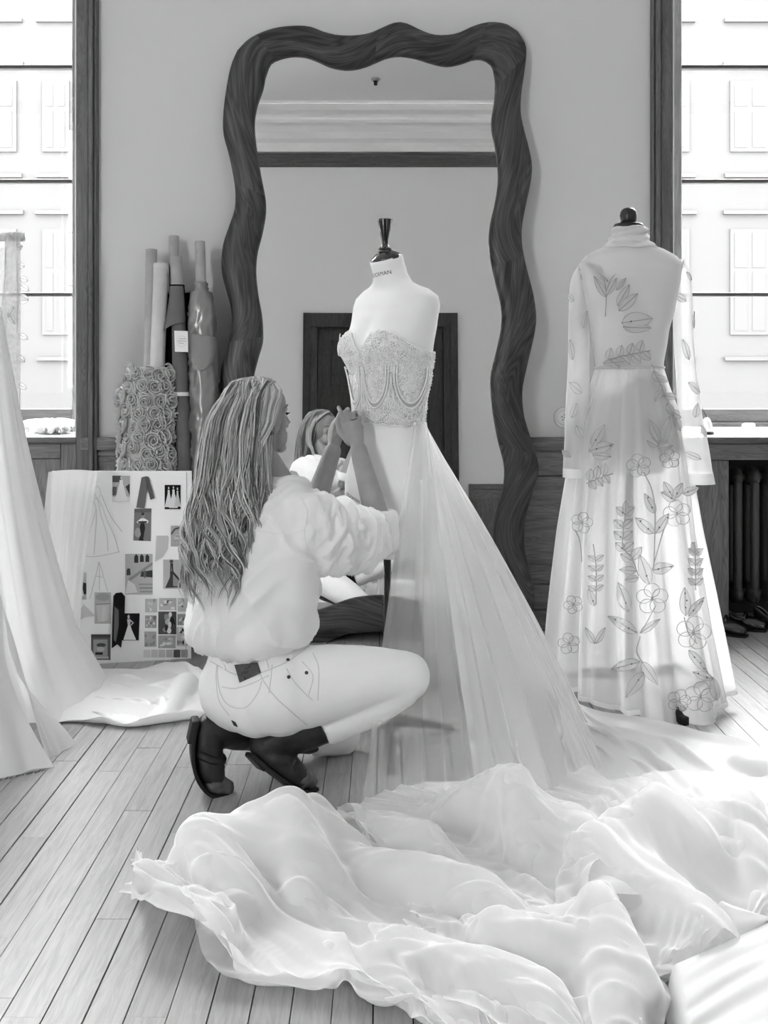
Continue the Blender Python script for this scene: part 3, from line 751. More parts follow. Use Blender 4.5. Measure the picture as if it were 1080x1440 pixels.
mb = MB(); mb.lathe(HB, [(.02, .03), (.026, .04), (.026, .075), (.015, .09), (.0, .09)], 18); mb.build('hub', M['steel'], d1)
for t in tips:
    t = V((t.x, t.y, 0)); dr = (t - HB).normalized(); sd = V((-dr.y, dr.x, 0)); rings = []
    for s_, hw, zt, zb in ((.0, .020, .085, .048), (.15, .019, .078, .045), (.6, .014, .045, .022), (.92, .0105, .022, .004), (1, .010, .016, .0)):
        c = HB.lerp(t, s_); rings.append([c + sd * hw + V((0, 0, zb)), c + sd * hw + V((0, 0, zt)), c - sd * hw + V((0, 0, zt)), c - sd * hw + V((0, 0, zb))])
    MB().loft(rings).build('leg', M['steel'], d1, False, bevel=.003)
def print_on(form, s, th, z, size, parent, slant=0.0, name='lettering', flip=1):
    vs, fs = text_mesh(s, size); mb = MB(); r0 = (form.pt(th, z) - V((form.c.x, form.c.y, z))).length
    mb.add([form.pt(th - flip * v.x / r0, z + v.y + slant * v.x, .0012, tl1(z) if form is f1 else 0) for v in vs], fs); return mb.build(name, M['print'], parent, False)
def theta_at(form, px, py, z, n=400):
    """angle on the form whose point is seen at column px (nearest surface)"""
    best = None
    for i in range(n):
        th = 2 * math.pi * i / n; p = form.pt(th, z); q = CX + F * p.x / p.y
        fr = (p - V((form.c.x, form.c.y, z))).y < .02
        if fr and (best is None or abs(q - px) < best[0]): best = (abs(q - px), th)
    return best[1]
print_on(f1, 'STOCKMAN', theta_at(f1, 532, 385, 1.445) , 1.447, .0165, d1, .10)
print_on(f1, 'STOCKMAN', theta_at(f1, 496, 702, .755), .757, .0145, d1, -.22)
print_on(f1, 'PARIS', theta_at(f1, 496, 702, .74), .740, .011, d1, -.22)

# ---- the wedding gown on form 1: lace bodice and open tulle overskirt
q = NT('bodice_lace'); tc = q.n('ShaderNodeTexCoord')
vo = q.n('ShaderNodeTexVoronoi', Scale=150.0); vo.feature = 'DISTANCE_TO_EDGE'; q.l(tc.outputs['Object'], vo.inputs['Vector'])
nn = q.n('ShaderNodeTexNoise', Scale=40.0, Detail=4.0); q.l(tc.outputs['Object'], nn.inputs['Vector'])
hh = q.math('ADD', q.math('LESS_THAN', vo.outputs[0], .12), q.math('MULTIPLY', nn.outputs[0], 1.2))
q.l(q.ramp(hh, [(.45, .70), (.62, .80), (.9, .92)]), q.b.inputs['Base Color']); q.b.inputs['Roughness'].default_value = .7; q.b.inputs['Specular IOR Level'].default_value = .2
q.bump(hh, .8, .004); M['lace'] = q.m; M['net'] = mat('lace_net', .68, .8)
M['lacecord'] = mat('lace_cord', .93, .6, .2); M['bead'] = mat('glass_bead', .92, .15, .6)
gown = thing('wedding_gown', 'lace bodice with an open sheer tulle overskirt on the turned dress form', 'wedding gown', V((A1.x, A1.y - .01, 0)))
def topz(th):
    t = abs(math.atan2(math.sin(th), math.cos(th)))
    z = 1.197 + .071 * math.sin(min(1, t / .62) * math.pi / 2) if t < .62 else lerp(1.268, 1.205, sstep(.62, 1.7, t))
    return z - .02 * sstep(1.7, 3.1, t)
def botz(th): return .972 + .006 * abs(math.sin(th * 7)) + .014 * math.cos(th)
def bod(th, v, off=.005): return f1.pt(th, lerp(botz(th), topz(th), v), off + .002 * abs(math.sin(v * 9 + math.sin(th * 9))))
patch(bod, 0, 2 * math.pi, 0, 1, 130, 44).build('bodice', M['lace'], gown, True, solid=.003)
def cord(pts, r=.0022, nm='lace_cord', m='lacecord'): return MB().tube(pts, r, 5).build(nm, M[m], gown)
def surf(th, z, off=.0125): return f1.pt(th, z, off)
nth = theta_at(f1, 528, 540, 1.09)
for k, (th0, wd) in enumerate(((nth, .42), (nth + (.95 if math.sin(nth - theta_at(f1, 590, 540, 1.09)) < 0 else -.95), .42), (nth - (.95 if math.sin(nth - theta_at(f1, 590, 540, 1.09)) < 0 else -.95), .42))):
    for kk, (w2, zb, zt) in enumerate(((wd, 1.035, 1.16), (wd * .86, 1.05, 1.16), (wd * 1.12, 1.018, 1.13), (wd * 1.3, .998, 1.09))):
        pts = []
        for i in range(25):
            u = lerp(-1, 1, i / 24); pts.append(surf(th0 + w2 * math.sin(u * 1.45) , lerp(zb, zt, 1 - math.cos(u * 1.45) ** .8 if abs(u) < 1 else 1)))
        cord(pts, .0026 if kk < 2 else .0018)
    bw = MB(); bp = []
    for w2, zb in ((wd * .99, 1.037), (wd * .87, 1.049)):
        bp += [surf(th0 + w2 * math.sin(u * 1.45), lerp(zb, 1.16, 1 - math.cos(u * 1.45) ** .8), .0115) for u in (lerp(-1, 1, i / 24) for i in range(25))]
    bw.add(bp, [(i, i + 1, 26 + i, 25 + i) for i in range(24)]); bw.build('net_band', M['net'], gown)
    for i in range(9):
        a = th0 + lerp(-.45, .45, i / 8); z = 1.005 + .012 * abs(i - 4) * .9 ; c = surf(a, z, .011); tdir = (surf(a + .05, z) - surf(a - .05, z)).normalized()
        pts = [c + tdir * (math.cos(b) * .0075) + V((0, 0, math.sin(b) * .0125)) for b in (2 * math.pi * j / 14 for j in range(15))]
        cord(pts, .0016, 'lace_petal')
    for i in range(14):
        a = th0 + .35 * nz(i * 1.7, k * 3); z = 1.10 + .05 * nz(i * 2.3, k * 3 + 9); c = surf(a, z, .006); td = (surf(a + .05, z) - surf(a - .05, z)).normalized()
        cord([c + td * (math.cos(b) * .011 * b / 6) + V((0, 0, math.sin(b) * .011 * b / 6)) for b in (j * .55 for j in range(14))], .0013, 'lace_scroll')
cord([surf(2 * math.pi * i / 160, topz(2 * math.pi * i / 160) + .002 * math.sin(i * 1.3), .006) for i in range(161)], .003, 'top_edge')
cord([surf(2 * math.pi * i / 160, botz(2 * math.pi * i / 160) - .002, .007) for i in range(161)], .0022, 'lower_edge')
for sg in (-1, 1):
    for i in range(10):
        a = sg * .62 + .38 * nz(i * 1.9, sg * 5) * 1.6; z = 1.222 + .06 * nz(i * 2.9, sg * 7 + 2); z = min(z, topz(a) - .004); c = surf(a, z, .007); td = (surf(a + .05, z) - surf(a - .05, z)).normalized()
        cord([c + td * (math.cos(b) * .012 * b / 6) + V((0, 0, math.sin(b) * .012 * b / 6)) for b in (j * .5 + i for j in range(13))], .0015, 'lace_scroll')
mb = MB(); r_ = random.Random(3)
for i in range(900):
    th = r_.uniform(0, 2 * math.pi); v = r_.random(); p = bod(th, v, .008); mb.ball(p, r_.uniform(.0012, .0024), n=5, m=3)
o = mb.build('beads', M['bead'], gown); o['kind'] = 'stuff'
for k in range(5):      # gathers of the near cup
    cord([f1.pt(lerp(-.16, .16, k / 4) , lerp(1.195, 1.10, j / 8), .007) for j in range(9)], .002, 'gather')
# open overskirt
M['tulle'] = sheer('tulle', .98, .27, .5, edge=.5)
M['tulle2'] = sheer('tulle_double', .985, .55, .5, edge=.5)
tha = theta_at(f1, 579, 592, .985)
sgn = 1 if CX + F * f1.pt(tha + .3, .985).x / f1.pt(tha + .3, .985).y > 579 else -1
floor_pts = [G(510, 1134), G(560, 1128), G(640, 1140), G(740, 1150), G(826, 1092), G(830, 1040), G(790, 985), G(700, 960), G(600, 960)]
floor_c = spline(floor_pts, 200)
def skirt(u, v, k=0):
    th = tha + sgn * u * 2.3; p0 = f1.pt(th, .985 + .012 * u, .012)
    p1 = floor_c[min(199, int(u * 199))].copy(); p1.z = .004
    t = v; q = p0.lerp(p1, t)
    out = (p1 - V((p0.x, p0.y, 0))); out.z = 0
    belly = math.sin(math.pi * t) * (.035 if u > .3 else -.02)
    q += out.normalized() * belly
    if u < .25: q.x += (1 - u / .25) * (-.012 * math.sin(math.pi * t))
    n = V((out.y, -out.x, 0)).normalized() if out.length > 0 else V((1, 0, 0))
    nrm = out.normalized()
    amp = .005 + .026 * t ** 1.2
    w_ = 1.8 * nz(u * 7 + k * 3.7, t * .5, k) + .7 * nz(u * 16 + k * 1.3, t * .7, k + 5) + .2 * nz(u * 40, t * .6, k + 9) * t + nz(u * 5, t * 2.0, k + 2) * .5 * t
    q += nrm * amp * w_ * sstep(0, .08, u + .02)
    return q
patch(lambda u, v: skirt(u, v, 0), 0, 1, 0, 1, 220, 46).build('overskirt', M['tulle'], gown)
patch(lambda u, v: skirt(.30 + u * .7, v, 3) + V((0, .012, 0)), 0, 1, 0, 1, 200, 46).build('overskirt_layer', M['tulle2'], gown)
mb = MB(); c = f1.pt(tha, .987, .014); mb.ball(c, .006, n=8, m=6); mb.build('waist_button', M['bead'], gown)
# ------------------------------------------------------------------ form 2 (back view) in the sheer embroidered dress
A2 = V(((885 - CX) * 3.85 / F, 3.85, 0)); Y2 = math.pi / 2 + .12
def z2(py): return H - (py - CY) * 3.85 / F
S2 = [(.80, .120, .08, .09, 0), (.875, .138, .09, .11, 0), (.96, .142, .09, .118, 0), (1.04, .130, .085, .105, 0), (1.16, .108, .085, .085, 0), (1.27, .125, .095, .095, 0), (1.37, .150, .11, .11, 0), (1.46, .166, .09, .115, -.005),
      (1.51, .172, .075, .10, -.012), (1.54, .150, .06, .085, -.015), (1.56, .11, .052, .07, -.014), (1.575, .07, .05, .056, -.008), (1.60, .052, .048, .05, 0), (1.64, .047, .046, .046, .008)]
f2 = Form(A2, Y2, S2, bz=1.385)
d2 = thing('dress_form', 'dress form with round black cap, seen from behind in the embroidered dress', 'dress form', A2)
mb = MB(); f2.mesh(mb, .80, 1.64, 0); mb.build('torso', mat('form_calico', .86, .85, .1), d2)
nk = V((A2.x, A2.y, 1.64)) + f2.f * .008
mb = MB(); mb.lathe(nk, [(.05, -.004), (.052, .004), (.048, .012), (.03, .016)], 26); mb.build('neck_cap', mat('dark_wood_cap', .14, .35, .4), d2)
mb = MB(); mb.lathe(nk, [(.024, .012), (.028, .02), (.030, .03), (.030, .042), (.027, .055), (.02, .064), (.01, .068), (0, .069)], 26); mb.build('finial', mat('dark_wood_finial', .12, .3, .5), d2)
mb = MB(); mb.tube([(A2.x, A2.y, .81), (A2.x, A2.y, .12)], .014, 12); mb.build('pole', M['blackm'], d2)
mb = MB(); mb.lathe((A2.x, A2.y, .07), [(.018, 0), (.03, .01), (.03, .05), (.016, .065)], 16); mb.build('hub', M['blackm'], d2)
for px, py in ((772, 962), (962, 1020), (1012, 952)):
    t = G(px, py); t.z = 0; c = V((A2.x, A2.y, 0)); dr = (t - c).normalized(); sd = V((-dr.y, dr.x, 0)); rings = []
    for s_, hw, zt, zb in ((.0, .016, .115, .085), (.5, .015, .095, .06), (.85, .014, .05, .018), (.95, .014, .03, .002), (1.04, .014, .028, .0)):
        k = c.lerp(t, s_); rings.append([k + sd * hw + V((0, 0, zb)), k + sd * hw + V((0, 0, zt)), k - sd * hw + V((0, 0, zt)), k - sd * hw + V((0, 0, zb))])
    MB().loft(rings).build('leg', M['blackm'], d2, True, bevel=.004)

M['chiffon'] = sheer('dress_chiffon', .95, .50, .55, edge=.6)
M['chiffon2'] = sheer('dress_chiffon_skirt', .99, .56, .78, edge=.6)
M['sleeve'] = sheer('dress_sleeve', .95, .40, .55, edge=.8)
M['slip'] = mat('dress_slip', .70, .6, .2)
M['appl'] = sheer('applique_leaf', .90, .5, .45, edge=.4)
M['vein'] = mat('embroidery_thread', .62, .7)
M['spark'] = mat('dark_bead', .4, .25, .6)
dr2 = thing('embroidered_dress', 'long sheer long-sleeved dress with embroidered leaves, seen from behind by the right window', 'dress', V((A2.x, A2.y - .005, 0)))
mb = MB(); f2.mesh(mb, 1.155, 1.575, .007, caps=False); mb.build('bodice', M['chiffon'], dr2)
# high collar with gathered cloth
mb = MB(); rings = []
for i in range(15):
    z = lerp(1.565, 1.640, i / 14)
    rings.append([f2.pt(2 * math.pi * j / 60, min(z, 1.63), .010 + .007 * fbm(2 * math.cos(j * .105), 2 * math.sin(j * .105), i * .35 + j * .02) + .005 * math.sin(i * 1.3 + j * .25)) + V((0, 0, max(0, z - 1.63) + .006 * nz(j * .15, i * .1))) for j in range(60)])
mb.loft(rings, True, False, False); mb.build('collar', mat('collar_cloth', .93, .8, .1, trans=.3), dr2, True, solid=.004)
# slip (lining) and gathered skirt; sections in screen-measured widths
def sk_sec(z):
    S = [(-.0, .300, .235, .03), (.08, .288, .22, .025), (.30, .262, .195, .012), (.60, .226, .175, .0), (.86, .194, .17, 0), (1.0, .165, .15, 0), (1.10, .130, .115, 0), (1.16, .112, .092, 0)]
    for A_, B_ in zip(S, S[1:]):
        if z <= B_[0]: t = max(0, (z - A_[0]) / (B_[0] - A_[0])); return tuple(lerp(a, b, t) for a, b in zip(A_[1:], B_[1:]))
    return S[-1][1:]
def skp(th, z, off=0.0, amp=1.0):
    a, d, sh = sk_sec(z); k = sstep(1.16, .1, z) 
    fold = (.35 * math.sin(th * 17 + 2 * math.sin(th * 3)) + 1.1 * nz(math.cos(th) * 3.2, math.sin(th) * 3.2, z * .35) + .5 * nz(math.cos(th) * 8, math.sin(th) * 8, z * .3 + 4)) * (.006 + .045 * k) * amp
    return V((A2.x + sh + math.cos(th) * (a + fold + off), A2.y + math.sin(th) * (d + fold + off), z))
def hemz(th): return .045 + .03 * math.sin(th * 2 + .6) + .018 * nz(math.cos(th) * 4, math.sin(th) * 4) - (.03 if abs(math.atan2(math.sin(th + 1.2), math.cos(th + 1.2))) < .5 else 0)
patch(lambda u, v: skp(u, lerp(hemz(u), 1.158, v)), 0, 2 * math.pi, 0, 1, 220, 60).build('skirt', M['chiffon2'], dr2)
patch(lambda u, v: skp(u, lerp(.868, 1.152, v), -.016, .5), 0, 2 * math.pi, 0, 1, 160, 20).build('slip', M['slip'], dr2)
patch(lambda u, v: skp(u, lerp(hemz(u) - .004, hemz(u) + .012, v), .002), 0, 2 * math.pi, 0, 1, 220, 2).build('hem', mat('hem_band', .93, .7, trans=.3), dr2)
mb = MB(); mb.tube([f2.pt(2 * math.pi * j / 60, 1.158, .008) for j in range(61)], .005, 6); mb.build('waist_seam', M['appl'], dr2)
# sleeves
def sleeve(pts, name='sleeve'):
    path = [P(x, y, Y) for x, y, Y, _ in pts]; n = 40; ps = spline(path, n); rr = spline([(r, 0, 0) for *_, r in pts], n)
    mb = MB(); rings = []
    for i, p in enumerate(ps):
        r = rr[i].x * p.y / F; k = i / (n - 1)
        rings.append([p + V((math.cos(a) * r * (1 + .10 * nz(math.cos(a) * 2, i * .12, math.sin(a) * 2 + pts[0][0])), math.sin(a) * r * .95, .012 * math.sin(a) * 0)) for a in (2 * math.pi * j / 28 for j in range(28))])
    mb.loft(rings, True, False, False); o = mb.build(name, M['sleeve'], dr2)
    mb = MB(); mb.loft([[p + (p - ps[i]) * .012 for p in rings[i]] for i in (n - 3, n - 2, n - 1)], True, False, False); mb.build('cuff', mat('cuff_band', .95, .7, trans=.35), o)
    def at(t, a):
        u = max(0, min(.999, t)) * (n - 1); i = int(u); p = ps[i].lerp(ps[i + 1], u - i); r = lerp(rr[i].x, rr[i + 1].x, u - i)
        return p + V((math.cos(a), math.sin(a), 0)) * (r * p.y / F * 1.03 + .004)
    return at
slL = sleeve([(826, 372, 3.85, 12), (816, 400, 3.85, 14), (814, 470, 3.84, 14.5), (812, 560, 3.83, 16), (812, 620, 3.82, 18.5), (814, 671, 3.82, 23)])
slR = sleeve([(950, 365, 3.85, 12), (958, 400, 3.85, 14), (961, 470, 3.84, 14), (968, 560, 3.83, 16), (975, 620, 3.82, 19), (982, 680, 3.82, 23)])
# ---- embroidery: leaves, flowers, stems laid on the cloth nearest the camera
def on_dress(px, py):
    k = (px - CX) / F; m = -(py - CY) / F; Y = 3.2
    def inside(Y):
        p = V((k * Y, Y, H + m * Y)); z = p.z
        if z > 1.15:
            a, df, db, sh = f2.sec(z); dx, dy = p.x - A2.x, p.y - A2.y; a += .014; db += .014
            return abs(dx / a) ** 2.3 + abs(dy / db) ** 2.3 < 1
        a, d, sh = sk_sec(max(z, 0)); th = math.atan2((p.y - A2.y) / d, (p.x - A2.x - sh) / a)
        q = skp(th, z, .003); return (p.x - A2.x - sh) ** 2 + (p.y - A2.y) ** 2 < (q.x - A2.x - sh) ** 2 + (q.y - A2.y) ** 2
    while Y < 3.95 and not inside(Y): Y += .008
    if Y >= 3.95: Y = 3.84
    lo, hi = Y - .008, Y
    for _ in range(5):
        md = (lo + hi) / 2
        if inside(md): hi = md
        else: lo = md
    return V((k * lo, lo - .002, H + m * lo))
def leaf(px, py, ang, ln, wd, f=on_dress, dots=0, parent=dr2):
    """ang in degrees, 0 = to the right, 90 = up; from the base point"""
    a = math.radians(ang); dx, dy = math.cos(a), -math.sin(a); n = 8; L_, R_, C_ = [], [], []
    for i in range(n + 1):
        t = i / n; w_ = wd * .5 * (math.sin(math.pi * t ** .8) ** .8 if 0 < t < 1 else .0); x, y = px + dx * ln * t, py + dy * ln * t
        C_.append(f(x, y) + V((0, -.002, 0))); L_.append(f(x - dy * w_, y + dx * w_)); R_.append(f(x + dy * w_, y - dx * w_))
    mb = MB(); mb.add(L_ + C_ + R_, [(i, i + 1, n + 1 + i + 1, n + 1 + i) for i in range(n)] + [(n + 1 + i, n + 2 + i, 2 * n + 3 + i, 2 * n + 2 + i) for i in range(n)])
    o = mb.build('leaf', M['appl'], parent)
    q = MB(); q.tube(L_, .0010, 4); q.tube(R_, .0010, 4); q.tube(C_, .0012, 4)
    for k in range(dots):
        t = .3 + .5 * k / max(1, dots - 1); q.ball(f(px + dx * ln * t + 2 * (k % 2), py + dy * ln * t) - V((0, .003, 0)), .0028, n=6, m=4, mi=1)
    q.build('leaf_stitching', [M['vein'], M['spark']], o)
def stem(pts, f=on_dress, r=.0016):
    ps = spline([(a, b, 0) for a, b in pts], max(8, len(pts) * 5)); MB().tube([f(p.x, p.y) for p in ps], r, 4).build('stem', M['vein'], dr2)
def flower(px, py, r, f=on_dress):
    mb = MB()
    for k in range(5):
        a = 2 * math.pi * k / 5 + px; c = (px + math.cos(a) * r * .55, py + math.sin(a) * r * .55)
        mb.tube([f(c[0] + math.cos(b) * r * .5, c[1] + math.sin(b) * r * .45) for b in (2 * math.pi * j / 14 for j in range(15))], .0011, 4)
    mb.ball(f(px, py), .004, n=6, m=4); mb.build('flower_outline', M['vein'], dr2)
def sprig(pts, sz, w_=.6, off=0):
    stem(pts); ps = spline([(a, b, 0) for a, b in pts], 7)
    for i in range(1, 7):
        d = ps[i] - ps[i - 1]; a = math.degrees(math.atan2(-d.y, d.x))
        for sg in (-1, 1): leaf(ps[i].x, ps[i].y, a + sg * 55, sz, sz * w_)
# upper back
for a_ in ((853, 415, 60, 28, 9), (852, 418, 120, 34, 10), (855, 396, 140, 34, 8), (848, 380, 160, 26, 8), (866, 408, 50, 22, 7)): leaf(*a_)
stem([(851, 445), (852, 410), (846, 385), (838, 368), (830, 360)]); stem([(852, 412), (858, 395), (866, 385)])
leaf(870, 437, 42, 36, 14); leaf(868, 430, 60, 34, 12); leaf(874, 454, 8, 44, 24, dots=1); leaf(876, 460, -2, 40, 14)
stem([(849, 509), (870, 502), (890, 498), (914, 493)])
for i, (x, y) in enumerate(((858, 505), (873, 501), (888, 498), (902, 494))):
    leaf(x - 3, y, 75, 16, 11); leaf(x, y + 1, -40, 17, 12)
leaf(848, 511, 5, 30, 9)
for x, y, a in ((918, 522, -60), (922, 530, -20), (928, 540, -70), (930, 548, -120), (934, 556, -10), (938, 568, -60), (944, 578, -30), (950, 588, -70)): leaf(x, y, a, 19, 10)
stem([(916, 512), (924, 530), (934, 552), (944, 575), (950, 600)])
leaf(932, 622, 75, 38, 13); leaf(928, 622, 115, 36, 12); leaf(925, 628, 150, 18, 10); leaf(926, 630, 10, 20, 9); leaf(832, 628, 60, 36, 14, dots=1); leaf(828, 634, 15, 36, 16, dots=2); leaf(833, 640, -5, 26, 10)
# skirt
flower(898, 655, 17); flower(942, 645, 14); stem([(905, 664), (917, 690), (921, 725), (920, 780), (919, 800)])
stem([(938, 730), (930, 755), (920, 790)]); flower(952, 722, 19)
for x, y in ((828, 676), (838, 672), (848, 668)): leaf(x, y, 80, 17, 11); leaf(x, y, -50, 15, 10)
stem([(824, 680), (845, 672), (862, 666)])
for x, y, a in ((948, 700, 60), (950, 704, 150), (960, 694, 20), (945, 698, 120)): leaf(x, y, a, 24, 12, dots=1)
leaf(921, 722, 118, 32, 13, dots=2); leaf(919, 750, 140, 34, 15, dots=2); leaf(921, 750, 55, 34, 14, dots=2)
leaf(913, 822, 108, 44, 18, dots=1); leaf(916, 802, 12, 32, 16, dots=2)
stem([(879, 720), (876, 750), (876, 770), (888, 785), (898, 810)])
for x, y in ((879, 724), (876, 742), (876, 758), (878, 774)):
    leaf(x, y, 140, 17, 12, dots=1); leaf(x, y, 40, 17, 12)
leaf(879, 722, 88, 18, 9); leaf(888, 788, 150, 18, 12); leaf(888, 786, 50, 22, 13); leaf(895, 803, 175, 24, 11); leaf(898, 812, 190, 20, 10)
for y in range(780, 830, 14): leaf(978, y, 140, 14, 9); leaf(978, y, 40, 14, 9)
stem([(976, 762), (978, 800), (978, 830)]); leaf(976, 778, 100, 16, 7)
leaf(884, 860, 110, 44, 18, dots=1); leaf(896, 890, 150, 48, 15, dots=2); leaf(900, 890, 35, 34, 10); flower(917, 842, 22); stem([(902, 888), (912, 870), (920, 855)])
leaf(964, 866, 92, 40, 16, dots=3); leaf(968, 866, 50, 34, 12, dots=2); flower(975, 890, 24); stem([(962, 868), (968, 890), (980, 905)]); leaf(968, 914, -50, 42, 12, dots=3)
leaf(900, 930, 195, 42, 16, dots=2); leaf(905, 945, 235, 44, 18, dots=1); leaf(902, 930, -55, 40, 14); stem([(902, 930), (895, 915), (900, 895)])
for y in range(788, 836, 14): leaf(838, y, 150, 13, 8); leaf(838, y, 35, 13, 8)
stem([(834, 765), (838, 800), (838, 850)]); leaf(836, 852, 110, 26, 10, dots=1); leaf(838, 905, 60, 26, 9); leaf(836, 905, 120, 26, 9)
flower(818, 735, 15); stem([(808, 745), (815, 760), (818, 790)]); flower(806, 850, 13); flower(800, 905, 15); leaf(1002, 955, 160, 30, 12, dots=2); flower(985, 980, 22); leaf(1008, 985, 100, 34, 14); flower(955, 985, 16)
# sleeve leaves
for fn, a0 in ((slL, -1.9), (slR, -1.2)):
    for k in range(9):
        t = .08 + .1 * k
        def g(px, py, fn=fn, t=t, a0=a0, k=k): return fn(t + py * .0033, a0 + (.5 if k % 2 else -.3) + px * .06)
        leaf(0, 0, 70 + 40 * (k % 3), 20, 9, f=g)
# jewelled ornament at the hem
mb = MB(); c = on_dress(956, 1000)
for k in range(7): 
    a = math.radians(100 + (k - 3) * 22 if k < 4 else -20 + k * 12); mb.tube([c + V((0, -.004, 0)), c + V((math.cos(a) * .022, -.006, math.sin(a) * .022))], [.0022, .0034], 6)
mb.build('jewel_ornament', mat('silver_jewel', .85, .2, .6, metal=.6), dr2)
# ------------------------------------------------------------------ the woman kneeling at the dress form
M['skin'] = mat('skin', .60, .5, .35, var=.02, scale=30, sub=.08)
M['shirt'] = mat('shirt_cotton', .97, .8, .1, trans=.12, bump=.04, bscale=500)
M['denim'] = mat('white_denim', .94, .85, .1, bump=.10, bscale=900)
M['stitch'] = mat('denim_stitch', .83, .8); M['leather'] = mat('boot_leather', .13, .5, .35, var=.05, scale=10, bump=.12, bscale=120)
M['leather2'] = mat('boot_worn_toe', .36, .6, .3, var=.08, scale=25); M['sole'] = mat('boot_sole', .10, .6, .3)
M['hair1'] = mat('hair_blonde', .86, .38, .5); M['hair2'] = mat('hair_ash', .72, .4, .5); M['hair3'] = mat('hair_brown', .54, .45, .4); M['hair4'] = mat('hair_root', .36, .5, .4)
M['rivet'] = mat('rivet', .25, .4, .5, metal=.6)
wo = thing('person', 'woman with long wavy hair, white shirt, white jeans and boots, crouching to pin the bodice', 'person', (P(350, 1000, 3.12).x, 3.12, 0))
UP = V((0, 0, 1))
HC = P(366, 589, 3.17); ya = math.radians(35); HS = .87
hf = V((math.cos(ya), math.sin(ya), .03)).normalized(); hl = V((-math.sin(ya), math.cos(ya), 0)); hu = hf.cross(hl) 
def hd(x, y, z): return HC + (hf * x + hl * y + hu * z) * HS
def hball(mb, x, y, z, rx, ry, rz, mi=0):
    t = MB(); t.ball((0, 0, 0), rx, ry, rz, 20, 14); b = [hd(x + p.x, y + p.y, z + p.z) for p in t.v]; mb.add(b, t.f, mi)
def htube(mb, pts, r, n=8): mb.tube([hd(*p) for p in pts], [q * HS for q in (r if hasattr(r, '__len__') else [r] * len(pts))], n)
bd = MB()
hball(bd, -.008, 0, .022, .090, .073, .103); hball(bd, .022, 0, -.052, .058, .051, .060); hball(bd, .072, 0, -.099, .020, .022, .017)
hball(bd, .045, 0, .05, .042, .055, .05)
for s_ in (-1, 1):
    hball(bd, .056, s_ * .040, -.016, .022, .024, .022); hball(bd, .05, s_ * .034, -.06, .028, .022, .04)
    htube(bd, [(.078, s_ * .008, .026), (.075, s_ * .03, .030), (.058, s_ * .052, .024)], [.011, .011, .008])
    hball(bd, .091, s_ * .011, -.028, .009, .007, .007)
    hball(bd, -.01, s_ * .074, -.008, .016, .007, .028)
    hball(bd, .066, s_ * .030, .008, .0115, .0125, .0115)
htube(bd, [(.080, 0, .028), (.088, 0, .010), (.099, 0, -.012), (.104, 0, -.022)], [.008, .007, .0095, .011])
htube(bd, [(.080, -.018, -.057), (.088, -.007, -.052), (.089, 0, -.053), (.088, .007, -.052), (.080, .018, -.057)], [.003, .006, .006, .006, .003])
htube(bd, [(.079, -.017, -.060), (.086, 0, -.066), (.079, .017, -.060)], [.003, .007, .003])
htube(bd, [(.080, 0, -.045), (.080, 0, -.085)], [.014, .012])
# neck, trunk
NB = P(389, 690, 3.18)
bd.tube([hd(-.03, 0, -.02), hd(-.025, 0, -.085), NB + V((.0, 0, .02)), NB + V((-.01, -.01, -.05))], [.050, .046, .052, .085], 16)
S_ = V((.70, -.71, 0)); B_ = V((.71, .70, 0))
def ell(c, a, b, n=28): return [c + S_ * (math.cos(t) * a) + B_ * (math.sin(t) * b) for t in (2 * math.pi * i / n for i in range(n))]
trunk = [(P(350, 985, 3.16), .16, .12), (P(358, 920, 3.16), .13, .10), (P(362, 850, 3.16), .14, .105), (P(370, 780, 3.16), .16, .11), (P(380, 725, 3.17), .165, .095), (P(386, 700, 3.17), .11, .07)]
bd.loft([ell(*t) for t in trunk])
RS, LS = P(428, 722, 3.07), P(330, 705, 3.32)
RE, LE = P(537, 752, 3.235), P(436, 728, 3.42)
RW, LW = P(504, 633, 3.315), P(468, 634, 3.385)
def limb(a, b, ra, rm, rb, n=14, bulge=.4): bd.tube([a, a.lerp(b, bulge), b], [ra, rm, rb], n); bd.ball(a, ra, n=12); bd.ball(b, rb, n=12)
limb(RS, RE, .052, .046, .040); limb(LS, LE, .050, .045, .038)
def fore(a, b): bd.tube([a, a.lerp(b, .22), a.lerp(b, .6), b], [.038, .0375, .031, .0255], 16); bd.ball(a, .038); bd.ball(b, .0255)
fore(RE, RW); fore(LE, LW)
def hand(w, kn, fingers, thumb, thick=.012):
    """w: wrist, kn: four knuckles (index to little), fingers: chains of points after the knuckle, thumb chain"""
    for k in kn: bd.tube([w.lerp(k, -.02), w.lerp(k, .5), k], [.0155, .0135, .0092], 10); bd.ball(k, .0096, n=10)
    for a, b in zip(kn, kn[1:]): bd.tube([w.lerp(a, .6).lerp(w.lerp(b, .6), .5), a.lerp(b, .5)], [.014, .010], 10)
    for k, ch, r in zip(kn, fingers, (.0072, .0076, .0072, .0062)):
        ps = [k] + ch; bd.tube(ps, [r * 1.1] + [r * f for f in (1.0, .92, .82)][:len(ch)], 10)
        for p in ps[1:]: bd.ball(p, r * .9, n=8)
    bd.tube(thumb, [.016, .0125, .0105, .0085], 10); bd.ball(thumb[-1], .0085, n=8); bd.ball(thumb[0], .016, n=8)
